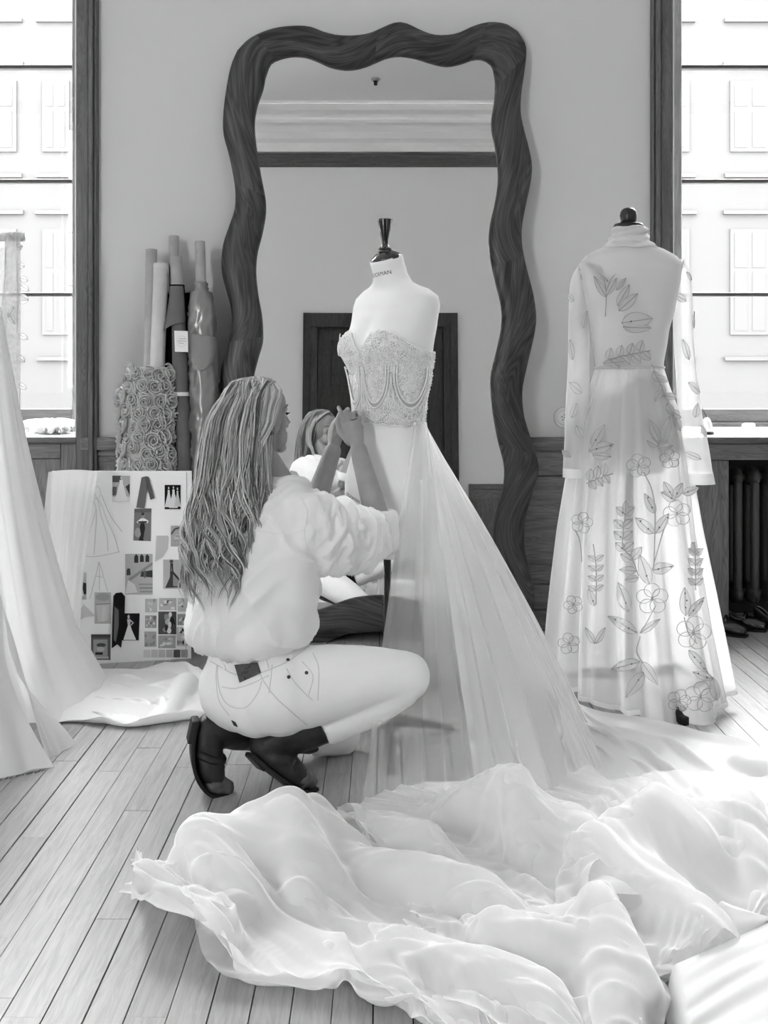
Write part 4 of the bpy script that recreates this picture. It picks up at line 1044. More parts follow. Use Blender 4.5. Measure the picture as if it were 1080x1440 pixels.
# right hand: back towards the camera, fingers folding over the lower edge of the bodice
kR = [P(482, 594, 3.335), P(490, 593, 3.325), P(499, 596, 3.325), P(507, 601, 3.335)]
hand(RW, kR, [[P(479, 579, 3.325), P(476, 573, 3.345), P(478, 575, 3.368)], [P(487, 577, 3.318), P(489, 575, 3.345), P(492, 581, 3.365)], [P(496, 581, 3.32), P(500, 579, 3.345), P(502, 585, 3.365)], [P(504, 588, 3.33), P(506, 587, 3.35), P(506, 592, 3.365)]],
     [P(492, 620, 3.335), P(479, 606, 3.352), P(475, 592, 3.365), P(478, 582, 3.375)])
kL = [P(474, 592, 3.405), P(469, 596, 3.42), P(466, 602, 3.435), P(465, 609, 3.445)]
hand(LW, kL, [[P(480, 582, 3.405), P(486, 580, 3.405), P(490, 584, 3.40)], [P(478, 585, 3.425), P(485, 584, 3.425), P(489, 588, 3.42)], [P(474, 592, 3.44), P(481, 592, 3.44), P(485, 596, 3.43)], [P(472, 600, 3.45), P(477, 601, 3.45), P(480, 604, 3.44)]],
     [P(473, 622, 3.39), P(478, 608, 3.385), P(481, 597, 3.388), P(484, 588, 3.392)])
# hips and legs (inside the jeans and boots)
RH, LH = P(392, 968, 3.08), P(326, 968, 3.2); RK, LK = P(571, 951, 3.08), P(478, 1030, 3.37); RA, LA = P(398, 1046, 3.07), P(305, 1032, 3.09)
bd.tube([RH, RK], [.075, .045], 14); bd.tube([RK, RA], [.045, .03], 12); bd.tube([LH, LK], [.07, .045], 14); bd.tube([LK, LA], [.045, .03], 12)
bd.ball(RK, .045); bd.ball(LK, .045)
body = remeshed(bd, 'body', M['skin'], wo, .0032, 4)
# face details
mb = MB()
for s_ in (-1, 1): hball(mb, .0715, s_ * .031, .0085, .0085, .0105, .0075)
mb.build('eyes', mat('eye_white', .82, .2, .5), wo)
mb = MB()
for s_ in (-1, 1):
    hball(mb, .0788, s_ * .0315, .0080, .0022, .0048, .0048)
    htube(mb, [(.078, s_ * .020, .0115), (.0815, s_ * .031, .0165), (.074, s_ * .044, .0105)], [.0012, .0018, .0014], 6)
    for k in range(6): u = k / 5; htube(mb, [(.080 - .004 * u, s_ * lerp(.024, .044, u), .0155 - .004 * u), (.087 - .003 * u, s_ * lerp(.024, .050, u), .0175)], [.001, .0004], 4)
mb.build('lashes_and_irises', mat('dark_lash', .08, .4), wo)
mb = MB()
for s_ in (-1, 1): htube(mb, [(.0885, s_ * .012, .034), (.0845, s_ * .032, .0415), (.064, s_ * .055, .034)], [.0028, .0034, .0015], 6)
mb.build('eyebrows', M['hair3'], wo)
mb = MB(); htube(mb, [(.0815, -.0185, -.058), (.0935, -.006, -.0525), (.0938, .006, -.0525), (.0815, .0185, -.058)], [.002, .0035, .0035, .002], 6); htube(mb, [(.0815, -.0175, -.060), (.0925, 0, -.0665), (.0815, .0175, -.060)], [.002, .0042, .002], 6)
mb.build('lips', mat('lip', .52, .4, .4), wo)
mb = MB(); htube(mb, [(-.005, -.0815, -.034), (-.005, -.083, -.048)], [.003, .005], 8); mb.build('earring', mat('gold_earring', .6, .25, metal=.8), wo)
c = kR[2].lerp(P(496, 581, 3.32), .45); d_ = (P(496, 581, 3.32) - kR[2]).normalized(); u_ = d_.orthogonal().normalized(); v_ = d_.cross(u_)
MB().tube([c + (u_ * math.cos(a) + v_ * math.sin(a)) * .0092 for a in (2 * math.pi * j / 16 for j in range(17))], .0014, 6).build('finger_ring', M['rivet'], wo)

# ---- shirt
sh = MB()
tr = [(P(352, 903, 3.15), .165, .13), (P(354, 893, 3.15), .188, .152), (P(356, 879, 3.15), .198, .160), (P(357, 855, 3.15), .192, .150), (P(364, 800, 3.15), .187, .142), (P(372, 750, 3.155), .188, .130), (P(380, 715, 3.165), .172, .110), (P(386, 692, 3.17), .115, .085), (P(389, 680, 3.18), .075, .072)]
sh.loft([ell(*t) for t in tr])
sh.tube([P(388, 735, 3.12), P(428, 738, 3.085), P(470, 748, 3.12), P(505, 758, 3.185), P(525, 762, 3.22)], [.096, .094, .088, .078, .058], 20); sh.ball(P(412, 728, 3.08), .085, n=16)
sh.tube([P(372, 712, 3.20), LS, LE.lerp(LS, .4), LE], [.095, .082, .075, .055], 18)
sh.tube([P(430, 772, 3.10), P(475, 778, 3.13), P(520, 772, 3.2)], [.07, .055, .045], 14)
def shirt_folds(p, n):
    q = (p - P(365, 800, 3.15)); s = q.dot(S_); dx = p.x - RS.x
    arm = sstep(.02, .10, dx + .02)
    vert = fbm(s * 9, q.z * 2.2, q.dot(B_) * 6, 3) * .018 + .024 * max(0, 1 - 3.2 * abs(nz(s * 10 + q.z * 4.5, q.z * 2.2, 7))) ** 1.5 + .014 * max(0, 1 - 4 * abs(nz(s * 17 - q.z * 6, q.z * 4, 17)))
    a_ = (P(540, 757, 3.235) - P(412, 728, 3.08)); t = (p - P(412, 728, 3.08)).dot(a_) / a_.length_squared
    ringf = .016 * max(0, 1 - 3 * abs(nz(t * 6 + p.z * 8, p.z * 6, 3))) + .012 * max(0, 1 - 3.5 * abs(nz(t * 9 - p.z * 5, p.z * 9 + t * 3, 13))) + .010 * fbm(t * 5, p.z * 12 + t * 7, p.y * 8, 3) - .004
    blo = .010 * sstep(P(0, 860, 3.15).z, P(0, 905, 3.15).z, p.z) * (nz(s * 22, 2.0, q.dot(B_) * 18))
    return p + n * lerp(vert + blo, ringf, arm)
shirt = remeshed(sh, 'shirt', M['shirt'], wo, .0065, 6, shirt_folds)
# rolled cuffs
def cuff(c, ax, r, w, seed):
    ax = ax.normalized(); u = ax.orthogonal().normalized(); v = ax.cross(u); mb = MB(); rings = []
    prof = [(r * .62, -.3), (r * .93, -.5), (r * 1.02, -.2), (r * 1.05, .15), (r * 1.0, .45), (r * .9, .55), (r * .74, .5), (r * .60, .25)]
    for rr, t in prof:
        rings.append([c + ax * (t * w + .004 * nz(a * 1.3, seed)) + (u * math.cos(a) + v * math.sin(a)) * rr * (1 + .09 * nz(math.cos(a) * 1.6 + seed, math.sin(a) * 1.6, t)) for a in (2 * math.pi * j / 36 for j in range(36))])
    mb.loft(rings, True, False, False); return mb.build('rolled_cuff', M['shirt'], wo, True, sub=1)
fa = (RW - RE).normalized()
cuff(P(533, 750, 3.225), V((-.02, .1, 1)), .056, .125, 1.3)
cuff(LE.lerp(LW, .12), (LW - LE), .052, .05, 4.1)
# collar and yoke seam
mb = MB(); n = 28; rg = []
for k, (dz, r1) in enumerate(((-.012, .084), (.010, .078), (.030, .072), (.022, .083), (.0, .094), (-.012, .100))):
    rg.append([NB + V((0, 0, .012 + dz)) + S_ * math.cos(a) * r1 * .95 + B_ * math.sin(a) * r1 * .92 for a in (2 * math.pi * (j / n) * .86 + 1.85 + .45 for j in range(n))])
vs = [p for r in rg for p in r]; mb.add(vs, [(i*n+j, i*n+j+1, (i+1)*n+j+1, (i+1)*n+j) for i in range(5) for j in range(n-1)])
mb.build('collar', M['shirt'], wo, True, solid=.002, sub=1)
def on_mesh(o, org, dr):
    """first hit of a ray on a mesh object, world space"""
    off = wloc(o); h, l, nrm, _ = o.ray_cast(org - off, dr); return (l + off if h else None), nrm
CAM = V((0, 0, H))
def hit(o, px, py, lift=.002):
    d = P(px, py, 3.0) - CAM; d.normalize(); p, nrm = on_mesh(o, CAM + d * 1.5, d)
    return p - d * lift if p else None
def seam(o, pts, r, m, name, lift=.001):
    q = spline([(a, b, 0) for a, b in pts], max(6, len(pts) * 6)); h_ = [hit(o, p.x, p.y, lift) for p in q]; h_ = [p for p in h_ if p]
    run = [h_[0]] if h_ else []
    for p in h_[1:]:
        if (p - run[-1]).length < .06: run.append(p)
    if len(run) > 2: return MB().tube(run, r, 5).build(name, m, wo)
bpy.context.view_layer.update()
seam(shirt, [(345, 742), (375, 748), (405, 752), (428, 745)], .0012, M['shirt'], 'yoke_seam'); seam(shirt, [(424, 700), (432, 720), (428, 750), (433, 775)], .0012, M['shirt'], 'armhole_seam')

# ---- jeans
jn = MB()
jn.loft([ell(P(356, 1012, 3.14), .120, .10), ell(P(357, 990, 3.145), .160, .135), ell(P(357, 965, 3.15), .170, .138), ell(P(360, 935, 3.15), .158, .128), ell(P(362, 905, 3.15), .145, .12)])
jn.ball(P(394, 972, 3.055), .118, .118, .118, 20, 14); jn.ball(P(334, 968, 3.10), .108, .105, .118, 20, 14); jn.ball(P(362, 985, 3.07), .10, .09, .10, 18, 12)
jn.tube([P(378, 968, 3.075), P(430, 966, 3.07), P(480, 958, 3.07), P(535, 950, 3.075), P(570, 950, 3.08)], [.120, .112, .098, .078, .066], 20); jn.ball(P(573, 951, 3.08), .063, .063, .066, 18, 12); jn.ball(P(578, 955, 3.08), .052, n=14)
jn.tube([P(568, 962, 3.085), P(520, 995, 3.085), P(455, 1022, 3.08)], [.060, .058, .052], 16)
jn.tube([P(345, 975, 3.18), P(400, 1005, 3.26), P(476, 1032, 3.365)], [.11, .088, .066], 18); jn.ball(P(478, 1033, 3.37), .064, n=16); jn.tube([P(478, 1035, 3.37), P(440, 1036, 3.31)], [.06, .055], 14)
def jean_folds(p, n):
    k = P(470, 960, 3.07); t = p.x - k.x
    return p + n * (.0035 * fbm(p.x * 9, p.z * 14, p.y * 9, 3) + .005 * (1 - abs(nz(p.x * 7 - p.z * 9, p.z * 6 + p.x * 6, 2))) ** 5 * sstep(P(0, 985, 3.1).z, P(0, 940, 3.1).z + .2, p.z))
jeans = remeshed(jn, 'jeans', M['denim'], wo, .0065, 8, jean_folds)
bpy.context.view_layer.update()
def st(pts, r=.0011, nm='stitching'): return seam(jeans, pts, r, M['stitch'], nm, .0008)
st([(306, 936), (306, 950), (310, 975), (322, 992), (345, 995), (362, 975), (368, 958)]); st([(312, 966), (330, 968), (352, 962), (378, 950)])
st([(360, 935), (372, 960), (392, 985), (432, 1020)]); st([(305, 935), (304, 955), (308, 985), (322, 1006)])
st([(403, 940), (415, 960), (432, 978), (440, 985)]); st([(440, 918), (448, 940), (447, 985)]); st([(425, 930), (440, 950), (434, 978)]); st([(383, 935), (380, 962), (378, 975)])
st([(296, 930), (340, 950), (395, 935), (440, 905)], .0013, 'waistband_seam')
for x, y in ((405, 928), (406, 952), (431, 946)):
    p = hit(jeans, x, y, .001)
    if p: MB().ball(p, .005, n=10, m=6).build('rivet', M['rivet'], wo)
def quad_on(o, px, lift, nx, ny):
    (x0, y0), (x1, y1), (x2, y2), (x3, y3) = px; pts = []
    for j in range(ny + 1):
        for i in range(nx + 1):
            u, v = i / nx, j / ny
            x = lerp(lerp(x0, x1, u), lerp(x3, x2, u), v); y = lerp(lerp(y0, y1, u), lerp(y3, y2, u), v); pts.append(hit(o, x, y, lift))
    mb = MB(); mb.add(pts, [(j*(nx+1)+i, j*(nx+1)+i+1, (j+1)*(nx+1)+i+1, (j+1)*(nx+1)+i) for j in range(ny) for i in range(nx)]); return mb
lp = [(329.5, 935), (362, 931.5), (367, 946), (337, 960)]
try:
    pa = quad_on(jeans, lp, .004, 8, 6).build('belt_patch', mat('patch_leather', .34, .6), wo, True, solid=.002); pa['label'] = 'dark leather belt patch'
    ink = mat('patch_print', .03, .6)
    for k, s in enumerate(("LEVI", "STRAUSS", "& CO.")):
        vs, fs = text_mesh(s, .0145); c = hit(jeans, 347.5 + k * 1.2, 938.5 + k * 6.6, .0066)
        e = (hit(jeans, 356, 938.5, .0062) - hit(jeans, 341, 943, .0062)).normalized(); f_ = (hit(jeans, 346, 936, .0062) - hit(jeans, 350, 950, .0062)).normalized()
        m_ = MB(); m_.add([c + e * v.x * .9 + f_ * v.y for v in vs], fs); m_.build('patch_lettering', ink, pa, False)
    quad_on(jeans, [(325.5, 1013), (331, 1016), (334, 1022), (329, 1020)], .003, 2, 2).build('pocket_tab', M['rivet'], wo, False, solid=.002)
except Exception as ex: print('patch', ex)
for x, y in ((372, 930), (312, 932)):
    a, b = hit(jeans, x, y - 6, .004), hit(jeans, x + 4, y + 9, .004)
    if a and b: MB().tube([a, b], .005, 6, flat=.4).build('belt_loop', M['denim'], wo)

# ---- boots
def boot(name, foot, shaft, toe, sole, sw, heel):
    mb = MB(); mb.tube([p for p, r in foot], [r for p, r in foot], 16)
    for p, r in foot: mb.ball(p, r * .98, n=14)
    mb.tube([p for p, r in shaft], [r for p, r in shaft], 16); mb.ball(shaft[0][0], shaft[0][1], n=14)
    o = remeshed(mb, name, M['leather'], wo, .005, 6, lambda p, n: p + n * .0025 * fbm(p.x * 22, p.y * 22, p.z * 30))
    tb = MB(); tb.tube([p for p, r in toe], [r for p, r in toe], 14); tb.ball(toe[-1][0], toe[-1][1], n=12); tb.ball(toe[0][0], toe[0][1], n=12)
    remeshed(tb, 'toe_cap', M['leather2'], o, .004, 4, lambda p, n: p + n * .003 * nz(p.x * 60, p.y * 60, p.z * 90))
    ps, sd = sole; q = spline(ps, 18); ms = MB(); rings = []
    for i, p in enumerate(q):
        t = i / 17; w_ = sw * (.72 + .28 * math.sin(math.pi * min(1, t * 1.15))) * (1 if t < .85 else lerp(1, .55, (t - .85) / .15))
        d = (q[min(i + 1, 17)] - q[max(i - 1, 0)]).normalized(); nrm = d.cross(sd).normalized(); th = .005
        rings.append([p + sd * w_ + nrm * th, p - sd * w_ + nrm * th, p - sd * w_ - nrm * th, p + sd * w_ - nrm * th])
    ms.loft(rings); ms.build('sole', M['sole'], o, False, bevel=.003)
    a, b, dn = heel; hb = MB(); w_ = sw * .8
    hb.loft([[a + sd * w_, a - sd * w_, b - sd * w_, b + sd * w_], [a + sd * w_ * .95 + dn, a - sd * w_ * .95 + dn, b - sd * w_ * .95 + dn, b + sd * w_ * .95 + dn]]); hb.build('heel', M['sole'], o, False, bevel=.004)
    return o
sdL = V((.25, -.95, 0)).normalized()
bl = boot('boot', [(P(295, 1024, 3.08), .040), (P(293, 1050, 3.06), .041), (P(296, 1080, 3.045), .038), (P(302, 1100, 3.04), .030)],
     [(P(300, 1026, 3.09), .050), (P(330, 1024, 3.13), .058), (P(380, 1030, 3.22), .056), (P(440, 1032, 3.31), .058)],
     [(P(302, 1101, 3.04), .031), (P(318, 1107, 3.05), .023)], ([P(278, 1010, 3.07), P(271, 1040, 3.05), P(271, 1070, 3.035), P(279, 1096, 3.03), P(297, 1115, 3.03), P(322, 1117, 3.045)], sdL), .036,
     (P(277, 1010, 3.07), P(270, 1042, 3.05), V((-.014, -.004, 0))))
sdR = V((.45, -.85, .15)).normalized()
br = boot('boot', [(P(368, 1048, 3.06), .036), (P(388, 1065, 3.055), .037), (P(410, 1083, 3.055), .036), (P(424, 1094, 3.06), .030)],
     [(P(380, 1046, 3.065), .046), (P(402, 1036, 3.07), .054), (P(430, 1024, 3.075), .060), (P(452, 1014, 3.08), .062)],
     [(P(424, 1094, 3.06), .030), (P(437, 1098, 3.075), .021)], ([P(352, 1060, 3.045), P(372, 1079, 3.04), P(395, 1096, 3.04), P(415, 1110, 3.045), P(432, 1113, 3.055), P(446, 1108, 3.07)], sdR), .036,
     (P(351, 1058, 3.045), P(370, 1078, 3.04), V((-.006, 0, -.012))))
for c, ax, r in ((P(296, 1062, 3.055), V((.35, .1, .9)), .0425),):
    u = ax.orthogonal().normalized(); v = ax.normalized().cross(u)
    MB().tube([c + (u * math.cos(a) + v * math.sin(a)) * r for a in (2 * math.pi * j / 24 for j in range(25))], .0045, 6, flat=2.4).build('strap', M['leather'], bl)
MB().tube([P(416, 1068, 3.0), P(412, 1076, 3.0), P(416, 1084, 3.0)], .003, 6).build('buckle', M['rivet'], br)

# ---- hair
HT = [(545, 350, 26, 3.16, .070), (565, 344, 36, 3.15, .085), (590, 337, 42, 3.14, .09), (620, 332, 44, 3.12, .085), (660, 328, 48, 3.09, .075), (700, 324, 51, 3.05, .066), (740, 315, 50, 3.03, .060), (780, 307, 47, 3.01, .056), (820, 301, 42, 3.0, .050), (856, 300, 34, 3.0, .04)]
def ht(py):
    for A_, B2 in zip(HT, HT[1:]):
        if py <= B2[0]: t = max(0, (py - A_[0]) / (B2[0] - A_[0])); return tuple(lerp(a, b, t) for a, b in zip(A_[1:], B2[1:]))
    return HT[-1][1:]
def hp(ph, py, k=1.0):
    cx, hw, Y, D = ht(py); return P(cx + math.cos(ph) * hw * k, py, Y) + V((0, math.sin(ph) * D * k, 0))
hm = MB()
hm.loft([[hp(2 * math.pi * j / 24, py, .82 - .70 * sstep(690, 800, py)) for j in range(24)] for py in range(548, 802, 12)][::-1], mi=2)
cap_ = MB(); cap_.ball((0, 0, 0), 1, 1, 1, 28, 20); keep = []
cv = [hd(-.012 + p.x * .097, p.y * .082, .026 + p.z * .108) for p in cap_.v]
def face_side(p): q = p - HC; return q.dot(hf) > .030 * HS + .02 * max(0, q.dot(hu)) / .1 and q.dot(hu) < .085 * HS or q.dot(hu) < -.05
hm.add(cv, [f for f in cap_.f if not all(face_side(cv[i]) for i in f)], 2)
r_ = random.Random(11)
def lock(pts, r, mi, sides=4):
    n = len(pts); hm.tube(pts, [r * min(1, .5 + i / 5) * (1 if i < n - 6 else (n - i) / 7) for i in range(n)], sides, mi=mi, flat=.7, cap=False)
part = lambda s: hd(lerp(.062, -.04, s), .012, lerp(.118, .134, math.sin(s * 2.2)))
def strands(ctrl, k, spread, r, mis):
    """k fine strands that follow one wavy clump; spread: how far they part from it along the way"""
    ps = spline(ctrl, len(ctrl) * 2); n = len(ps)
    for _ in range(k):
        ox, oy, oz = r_.gauss(0, 1), r_.gauss(0, 1), r_.gauss(0, .6); sd = r_.random() * 30; e = n - r_.randint(0, n // 6)
        q = []
        for i in range(e):
            t = i / n; w_ = spread * (.35 + .65 * math.sin(math.pi * min(1, .15 + t * 1.0)) + .25 * t)
            q.append(ps[i] + V((ox + .5 * nz(t * 4, sd), oy + .5 * nz(t * 4, sd + 7), oz)) * w_)
        lock(q, r_.uniform(.7, 1.3) * r, r_.choice(mis))
for i in range(120):
    ph = r_.uniform(0, math.pi) if i < 26 else -r_.uniform(-.35, math.pi + .45)
    end = r_.uniform(780, 868); k0 = r_.uniform(.90, 1.04); sd_ = r_.random() * 50; fr = r_.uniform(.045, .065); am = r_.uniform(.6, 1.4)
    pts = [part(r_.random() * .9)]
    a0 = hp(ph, 562, k0 * .97); pts.append(pts[0].lerp(a0, .5) + (pts[0].lerp(a0, .5) - HC).normalized() * .022); pts.append(a0)
    py = 585
    while py < end:
        g = sstep(630, 790, py); dph = .33 * math.sin(py * fr + sd_) * am * (.15 + g); kk = k0 + .15 * g * math.sin(py * fr + sd_ + 1.6) * am + .03 * nz(py * .01, sd_)
        pts.append(hp(ph + dph, py, kk)); py += 11
    strands(pts, 12 if i >= 26 else 7, .0046, .0015, r_.choice([[0, 0, 1], [0, 1, 1], [1, 1, 2], [1, 2, 3], [0, 1, 3], [1, 2, 2]]))
for i in range(26):       # face-framing clumps on the side turned to the camera
    s = i / 25; o_ = r_.uniform(-4, 4)
    pts = [part(.05 + .3 * s), hd(.046 - .05 * s, -.062, .088 + .01 * s), hd(.010 - .045 * s + r_.uniform(-.006, .006), -.088, .035), hd(-.014 - .04 * s, -.096, -.02), P(360 - 14 * s + o_, 640, 3.06), P(364 - 22 * s + o_ + 6 * math.sin(i), 680, 3.045), P(352 - 26 * s + o_, 715, 3.03), P(345 - 30 * s + 6 * math.sin(i * 2.1), 750, 3.0), P(338 - 30 * s + o_, 785, 3.0)]
    strands(pts[:r_.choice([6, 7, 8, 9, 9])], 11, .0036, .0014, r_.choice([[0, 0, 1], [0, 1, 2], [0, 1, 1]]))
for i in range(20):
    s = i / 19; pts = [part(.02 + .2 * s), hd(.040 - .04 * s, .066, .085), hd(-.01 - .03 * s, .092, .03), hd(-.03 - .02 * s, .10, -.03), hd(-.025 - .02 * s, .10, -.09), hd(.0, .10 + .01 * math.sin(i), -.16), hd(.0, .11, -.22 - .05 * s)]
    strands(pts, 8, .004, .0019, r_.choice([[0, 0, 1], [0, 1, 1]]))
for i in range(40):       # loose strands
    ph = -r_.uniform(.0, math.pi); sd_ = r_.random() * 20; pts = [hp(ph, 560 + j * 22, 1.0 + (.05 + .16 * j / 12) * (.4 + .6 * math.sin(j * .8 + sd_)) * .8) for j in range(r_.randint(8, 14))]
    hm.tube(spline(pts, 30), .0008, 4, mi=r_.choice([0, 1]))
hm.build('hair', [M['hair1'], M['hair2'], M['hair3'], M['hair4']], wo)
# ------------------------------------------------------------------ loose cloth, settled by a small position-based drape solver
import numpy as np
def drape(X, cu, cv, iters=160, balls=(), pin=None, g=.0016, bend=.25, fr=.6, seed=0, noise_amp=.03, nscale=5.0, floor=.003, damp=.90, flow=0.0, big=.3, iron=2):
    ca, sa = math.cos(math.radians(flow)), math.sin(math.radians(flow))
    """X: (n,m,3) start; rest lengths = start lengths times cu (along rows) and cv (down columns); balls: (x,y,z,r) the cloth lies over"""
    n, m, _ = X.shape; X = X.copy()
    rn = np.random.RandomState(seed); LU = np.linalg.norm(X[:, 1:] - X[:, :-1], axis=2) * cu; LV = np.linalg.norm(X[1:] - X[:-1], axis=2) * cv
    LU2 = LU[:, 1:] + LU[:, :-1]; LV2 = LV[1:] + LV[:-1]
    LD = np.sqrt(LU[:-1] ** 2 + LV[:, :-1] ** 2)
    for i in range(n):
        for j in range(m):
            x, y, _z = X[i, j]; a = (x * ca + y * sa) * nscale * .28 + seed * 3.1; c = (-x * sa + y * ca) * nscale
            wv = noise.noise(V((a * 1.3, c * .35, seed + 3))) * 1.1
            X[i, j, 2] += noise_amp * (1.6 * (1 - abs(noise.noise(V((a, c + wv, seed)))) * 2.2) ** 2 * .5 + .9 * noise.noise(V((a * 2, c * 2.1 + wv, seed + 9)))) + .01
            X[i, j, 0] += -sa * .5 * noise_amp * noise.noise(V((a * 1.5, c * 1.5, seed + 20))); X[i, j, 1] += ca * .5 * noise_amp * noise.noise(V((a * 1.5, c * 1.5, seed + 20)))
    for A_, B_, r0, r1 in balls:      # start above the bars so that the cloth comes down over them
        A_, B_ = np.array(A_), np.array(B_); ab = (B_ - A_); t = np.clip(((X - A_) @ ab) / max(1e-9, ab @ ab), 0, 1)[..., None]; c = A_ + t * ab; r = (r0 + (r1 - r0) * t)[..., 0]
        d = np.linalg.norm(X[..., :2] - c[..., :2], axis=-1); X[..., 2] = np.maximum(X[..., 2], (c[..., 2] + r + .01) * np.exp(-(np.maximum(0, d - r) / .07) ** 2))
    X[..., 2] = np.maximum(X[..., 2], floor)
    W = np.ones((n, m)); X0 = X.copy()
    if pin is not None: W[pin] = 0
    Pv = X.copy()
    def solve(A, B, L, wa, wb, k):
        d = B - A; l = np.linalg.norm(d, axis=-1) + 1e-9; ws = wa + wb + 1e-9
        c = (k * (l - L) / l / ws)[..., None] * d
        A += c * wa[..., None]; B -= c * wb[..., None]
    for it in range(iters):
        vel = (X - Pv) * damp; Pv = X.copy(); X = X + vel * W[..., None]; X[..., 2] -= g * W
        for _ in range(5):
            for s in (0, 1):
                solve(X[:, s:-1:2], X[:, s + 1::2], LU[:, s::2], W[:, s:-1:2], W[:, s + 1::2], 1.0)
                solve(X[s:-1:2], X[s + 1::2], LV[s::2], W[s:-1:2], W[s + 1::2], 1.0)
            for s in (0, 1):
                solve(X[s:-1:2, :-1], X[s + 1::2, 1:], LD[s::2], W[s:-1:2, :-1], W[s + 1::2, 1:], .35)
                solve(X[s:-1:2, 1:], X[s + 1::2, :-1], LD[s::2], W[s:-1:2, 1:], W[s + 1::2, :-1], .35)
            for s in range(4):
                a = slice(s, m - 2, 4); b = slice(s + 2, m, 4); k_ = len(range(*a.indices(m)))
                solve(X[:, a], X[:, b][:, :k_], LU2[:, s::4][:, :k_], W[:, a], W[:, b][:, :k_], bend)
                a = slice(s, n - 2, 4); b = slice(s + 2, n, 4); k_ = len(range(*a.indices(n)))
                solve(X[a], X[b][:k_], LV2[s::4][:k_], W[a], W[b][:k_], bend)
            for st in (5,):                 # keeps long stretches of cloth from crumpling too finely
                for s in range(st * 2):
                    a = slice(s, m - st, st * 2); b = slice(s + st, m, st * 2); k_ = min(len(range(*a.indices(m))), len(range(*b.indices(m))))
                    L = np.stack([LU[:, q:q + st].sum(1) for q in range(s, m - st, st * 2)][:k_], 1) if k_ else None
                    if k_: solve(X[:, a][:, :k_], X[:, b][:, :k_], L, W[:, a][:, :k_], W[:, b][:, :k_], big)
                    a = slice(s, n - st, st * 2); b = slice(s + st, n, st * 2); k_ = min(len(range(*a.indices(n))), len(range(*b.indices(n))))
                    L = np.stack([LV[q:q + st].sum(0) for q in range(s, n - st, st * 2)][:k_], 0) if k_ else None
                    if k_: solve(X[a][:k_], X[b][:k_], L, W[a][:k_], W[b][:k_], big)
            for A_, B_, r0, r1 in balls:
                A_, B_ = np.array(A_), np.array(B_); ab = B_ - A_; t = np.clip(((X - A_) @ ab) / max(1e-9, ab @ ab), 0, 1)[..., None]
                c = A_ + t * ab; br = r0 + (r1 - r0) * t; d = X - c; l = np.linalg.norm(d, axis=-1, keepdims=True); q = (l < br) & (W[..., None] > 0)
                X = np.where(q, c + d / np.maximum(l, 1e-6) * br, X)
            low = (X[..., 2] < floor) & (W > 0)
            X[..., 2] = np.where(low, floor, X[..., 2])
            X[..., :2] = np.where(low[..., None], X[..., :2] * (1 - fr) + Pv[..., :2] * fr, X[..., :2])
    return X
def grid_obj(name, X, m, parent, sub=1):
    n, k, _ = X.shape; mb = MB(); mb.add([V(p) for r in X for p in r], [(i*k+j, i*k+j+1, (i+1)*k+j+1, (i+1)*k+j) for i in range(n-1) for j in range(k-1)])
    return mb.build(name, m, parent, True, sub=sub)
def between(top, bot, n, m, z=0.0, lift=None):
    """grid between two outlines given as places on the floor"""
    def line(q):
        if isinstance(q[0], tuple) and len(q[0]) == 2: q = [G(a, b, z) for a, b in q]
        return spline(q, m)
    T, B2 = line(top), line(bot); X = np.zeros((n, m, 3))
    for i in range(n):
        for j in range(m):
            X[i, j] = T[j].lerp(B2[j], i / (n - 1))
    return X
M['pile'] = sheer('tulle_heap', .99, .56, .22, edge=.9)
M['film'] = sheer('tulle_film', .99, .36, .25, edge=.9)
M['veil'] = sheer('veil_tulle', .99, .70, .2, edge=.5)
def edges(n, m, top=True, bot=True, left=True, right=True):
    p = np.zeros((n, m), bool)
    if top: p[0] = True
    if bot: p[-1] = True
    if left: p[:, 0] = True
    if right: p[:, -1] = True
    return p
def stick(x0, y0, z0, x1, y1, z1, r0=.02, r1=None):
    """a round bar the cloth hangs over: its crest runs between two seen places at the given heights"""
    a, b = G(x0, y0, z0), G(x1, y1, z1); r1 = r1 if r1 is not None else r0
    return ((a.x, a.y, a.z - r0), (b.x, b.y, b.z - r1), r0, r1)
def smooth(X, k):
    for _ in range(k):
        Y = X.copy(); Y[1:-1] = (X[:-2] + 2 * X[1:-1] + X[2:]) / 4; X = Y.copy(); X[:, 1:-1] = (Y[:, :-2] + 2 * Y[:, 1:-1] + Y[:, 2:]) / 4
    return X
tr_ = thing('tulle_train', 'big rumpled heap of white tulle spread over the floor in front of the gown', 'tulle train', G(560, 1300))
def streaks(X, flow, amp, seed):
    """fine running creases along the fall of the cloth"""
    ca, sa = math.cos(math.radians(flow)), math.sin(math.radians(flow)); X = X.copy()
    for i in range(X.shape[0]):
        for j in range(X.shape[1]):
            x, y, z = X[i, j]; a, c = x * ca + y * sa, -x * sa + y * ca; c += .05 * nz(a * 4, c * 4, seed)
            X[i, j, 2] += amp * sstep(.0, .05, z) * (1.3 * max(0, 1 - 3 * abs(nz(a * .9, c * 15, seed + 2))) + .6 * max(0, 1 - 3 * abs(nz(a * 1.3, c * 30, seed + 5))))
    return X
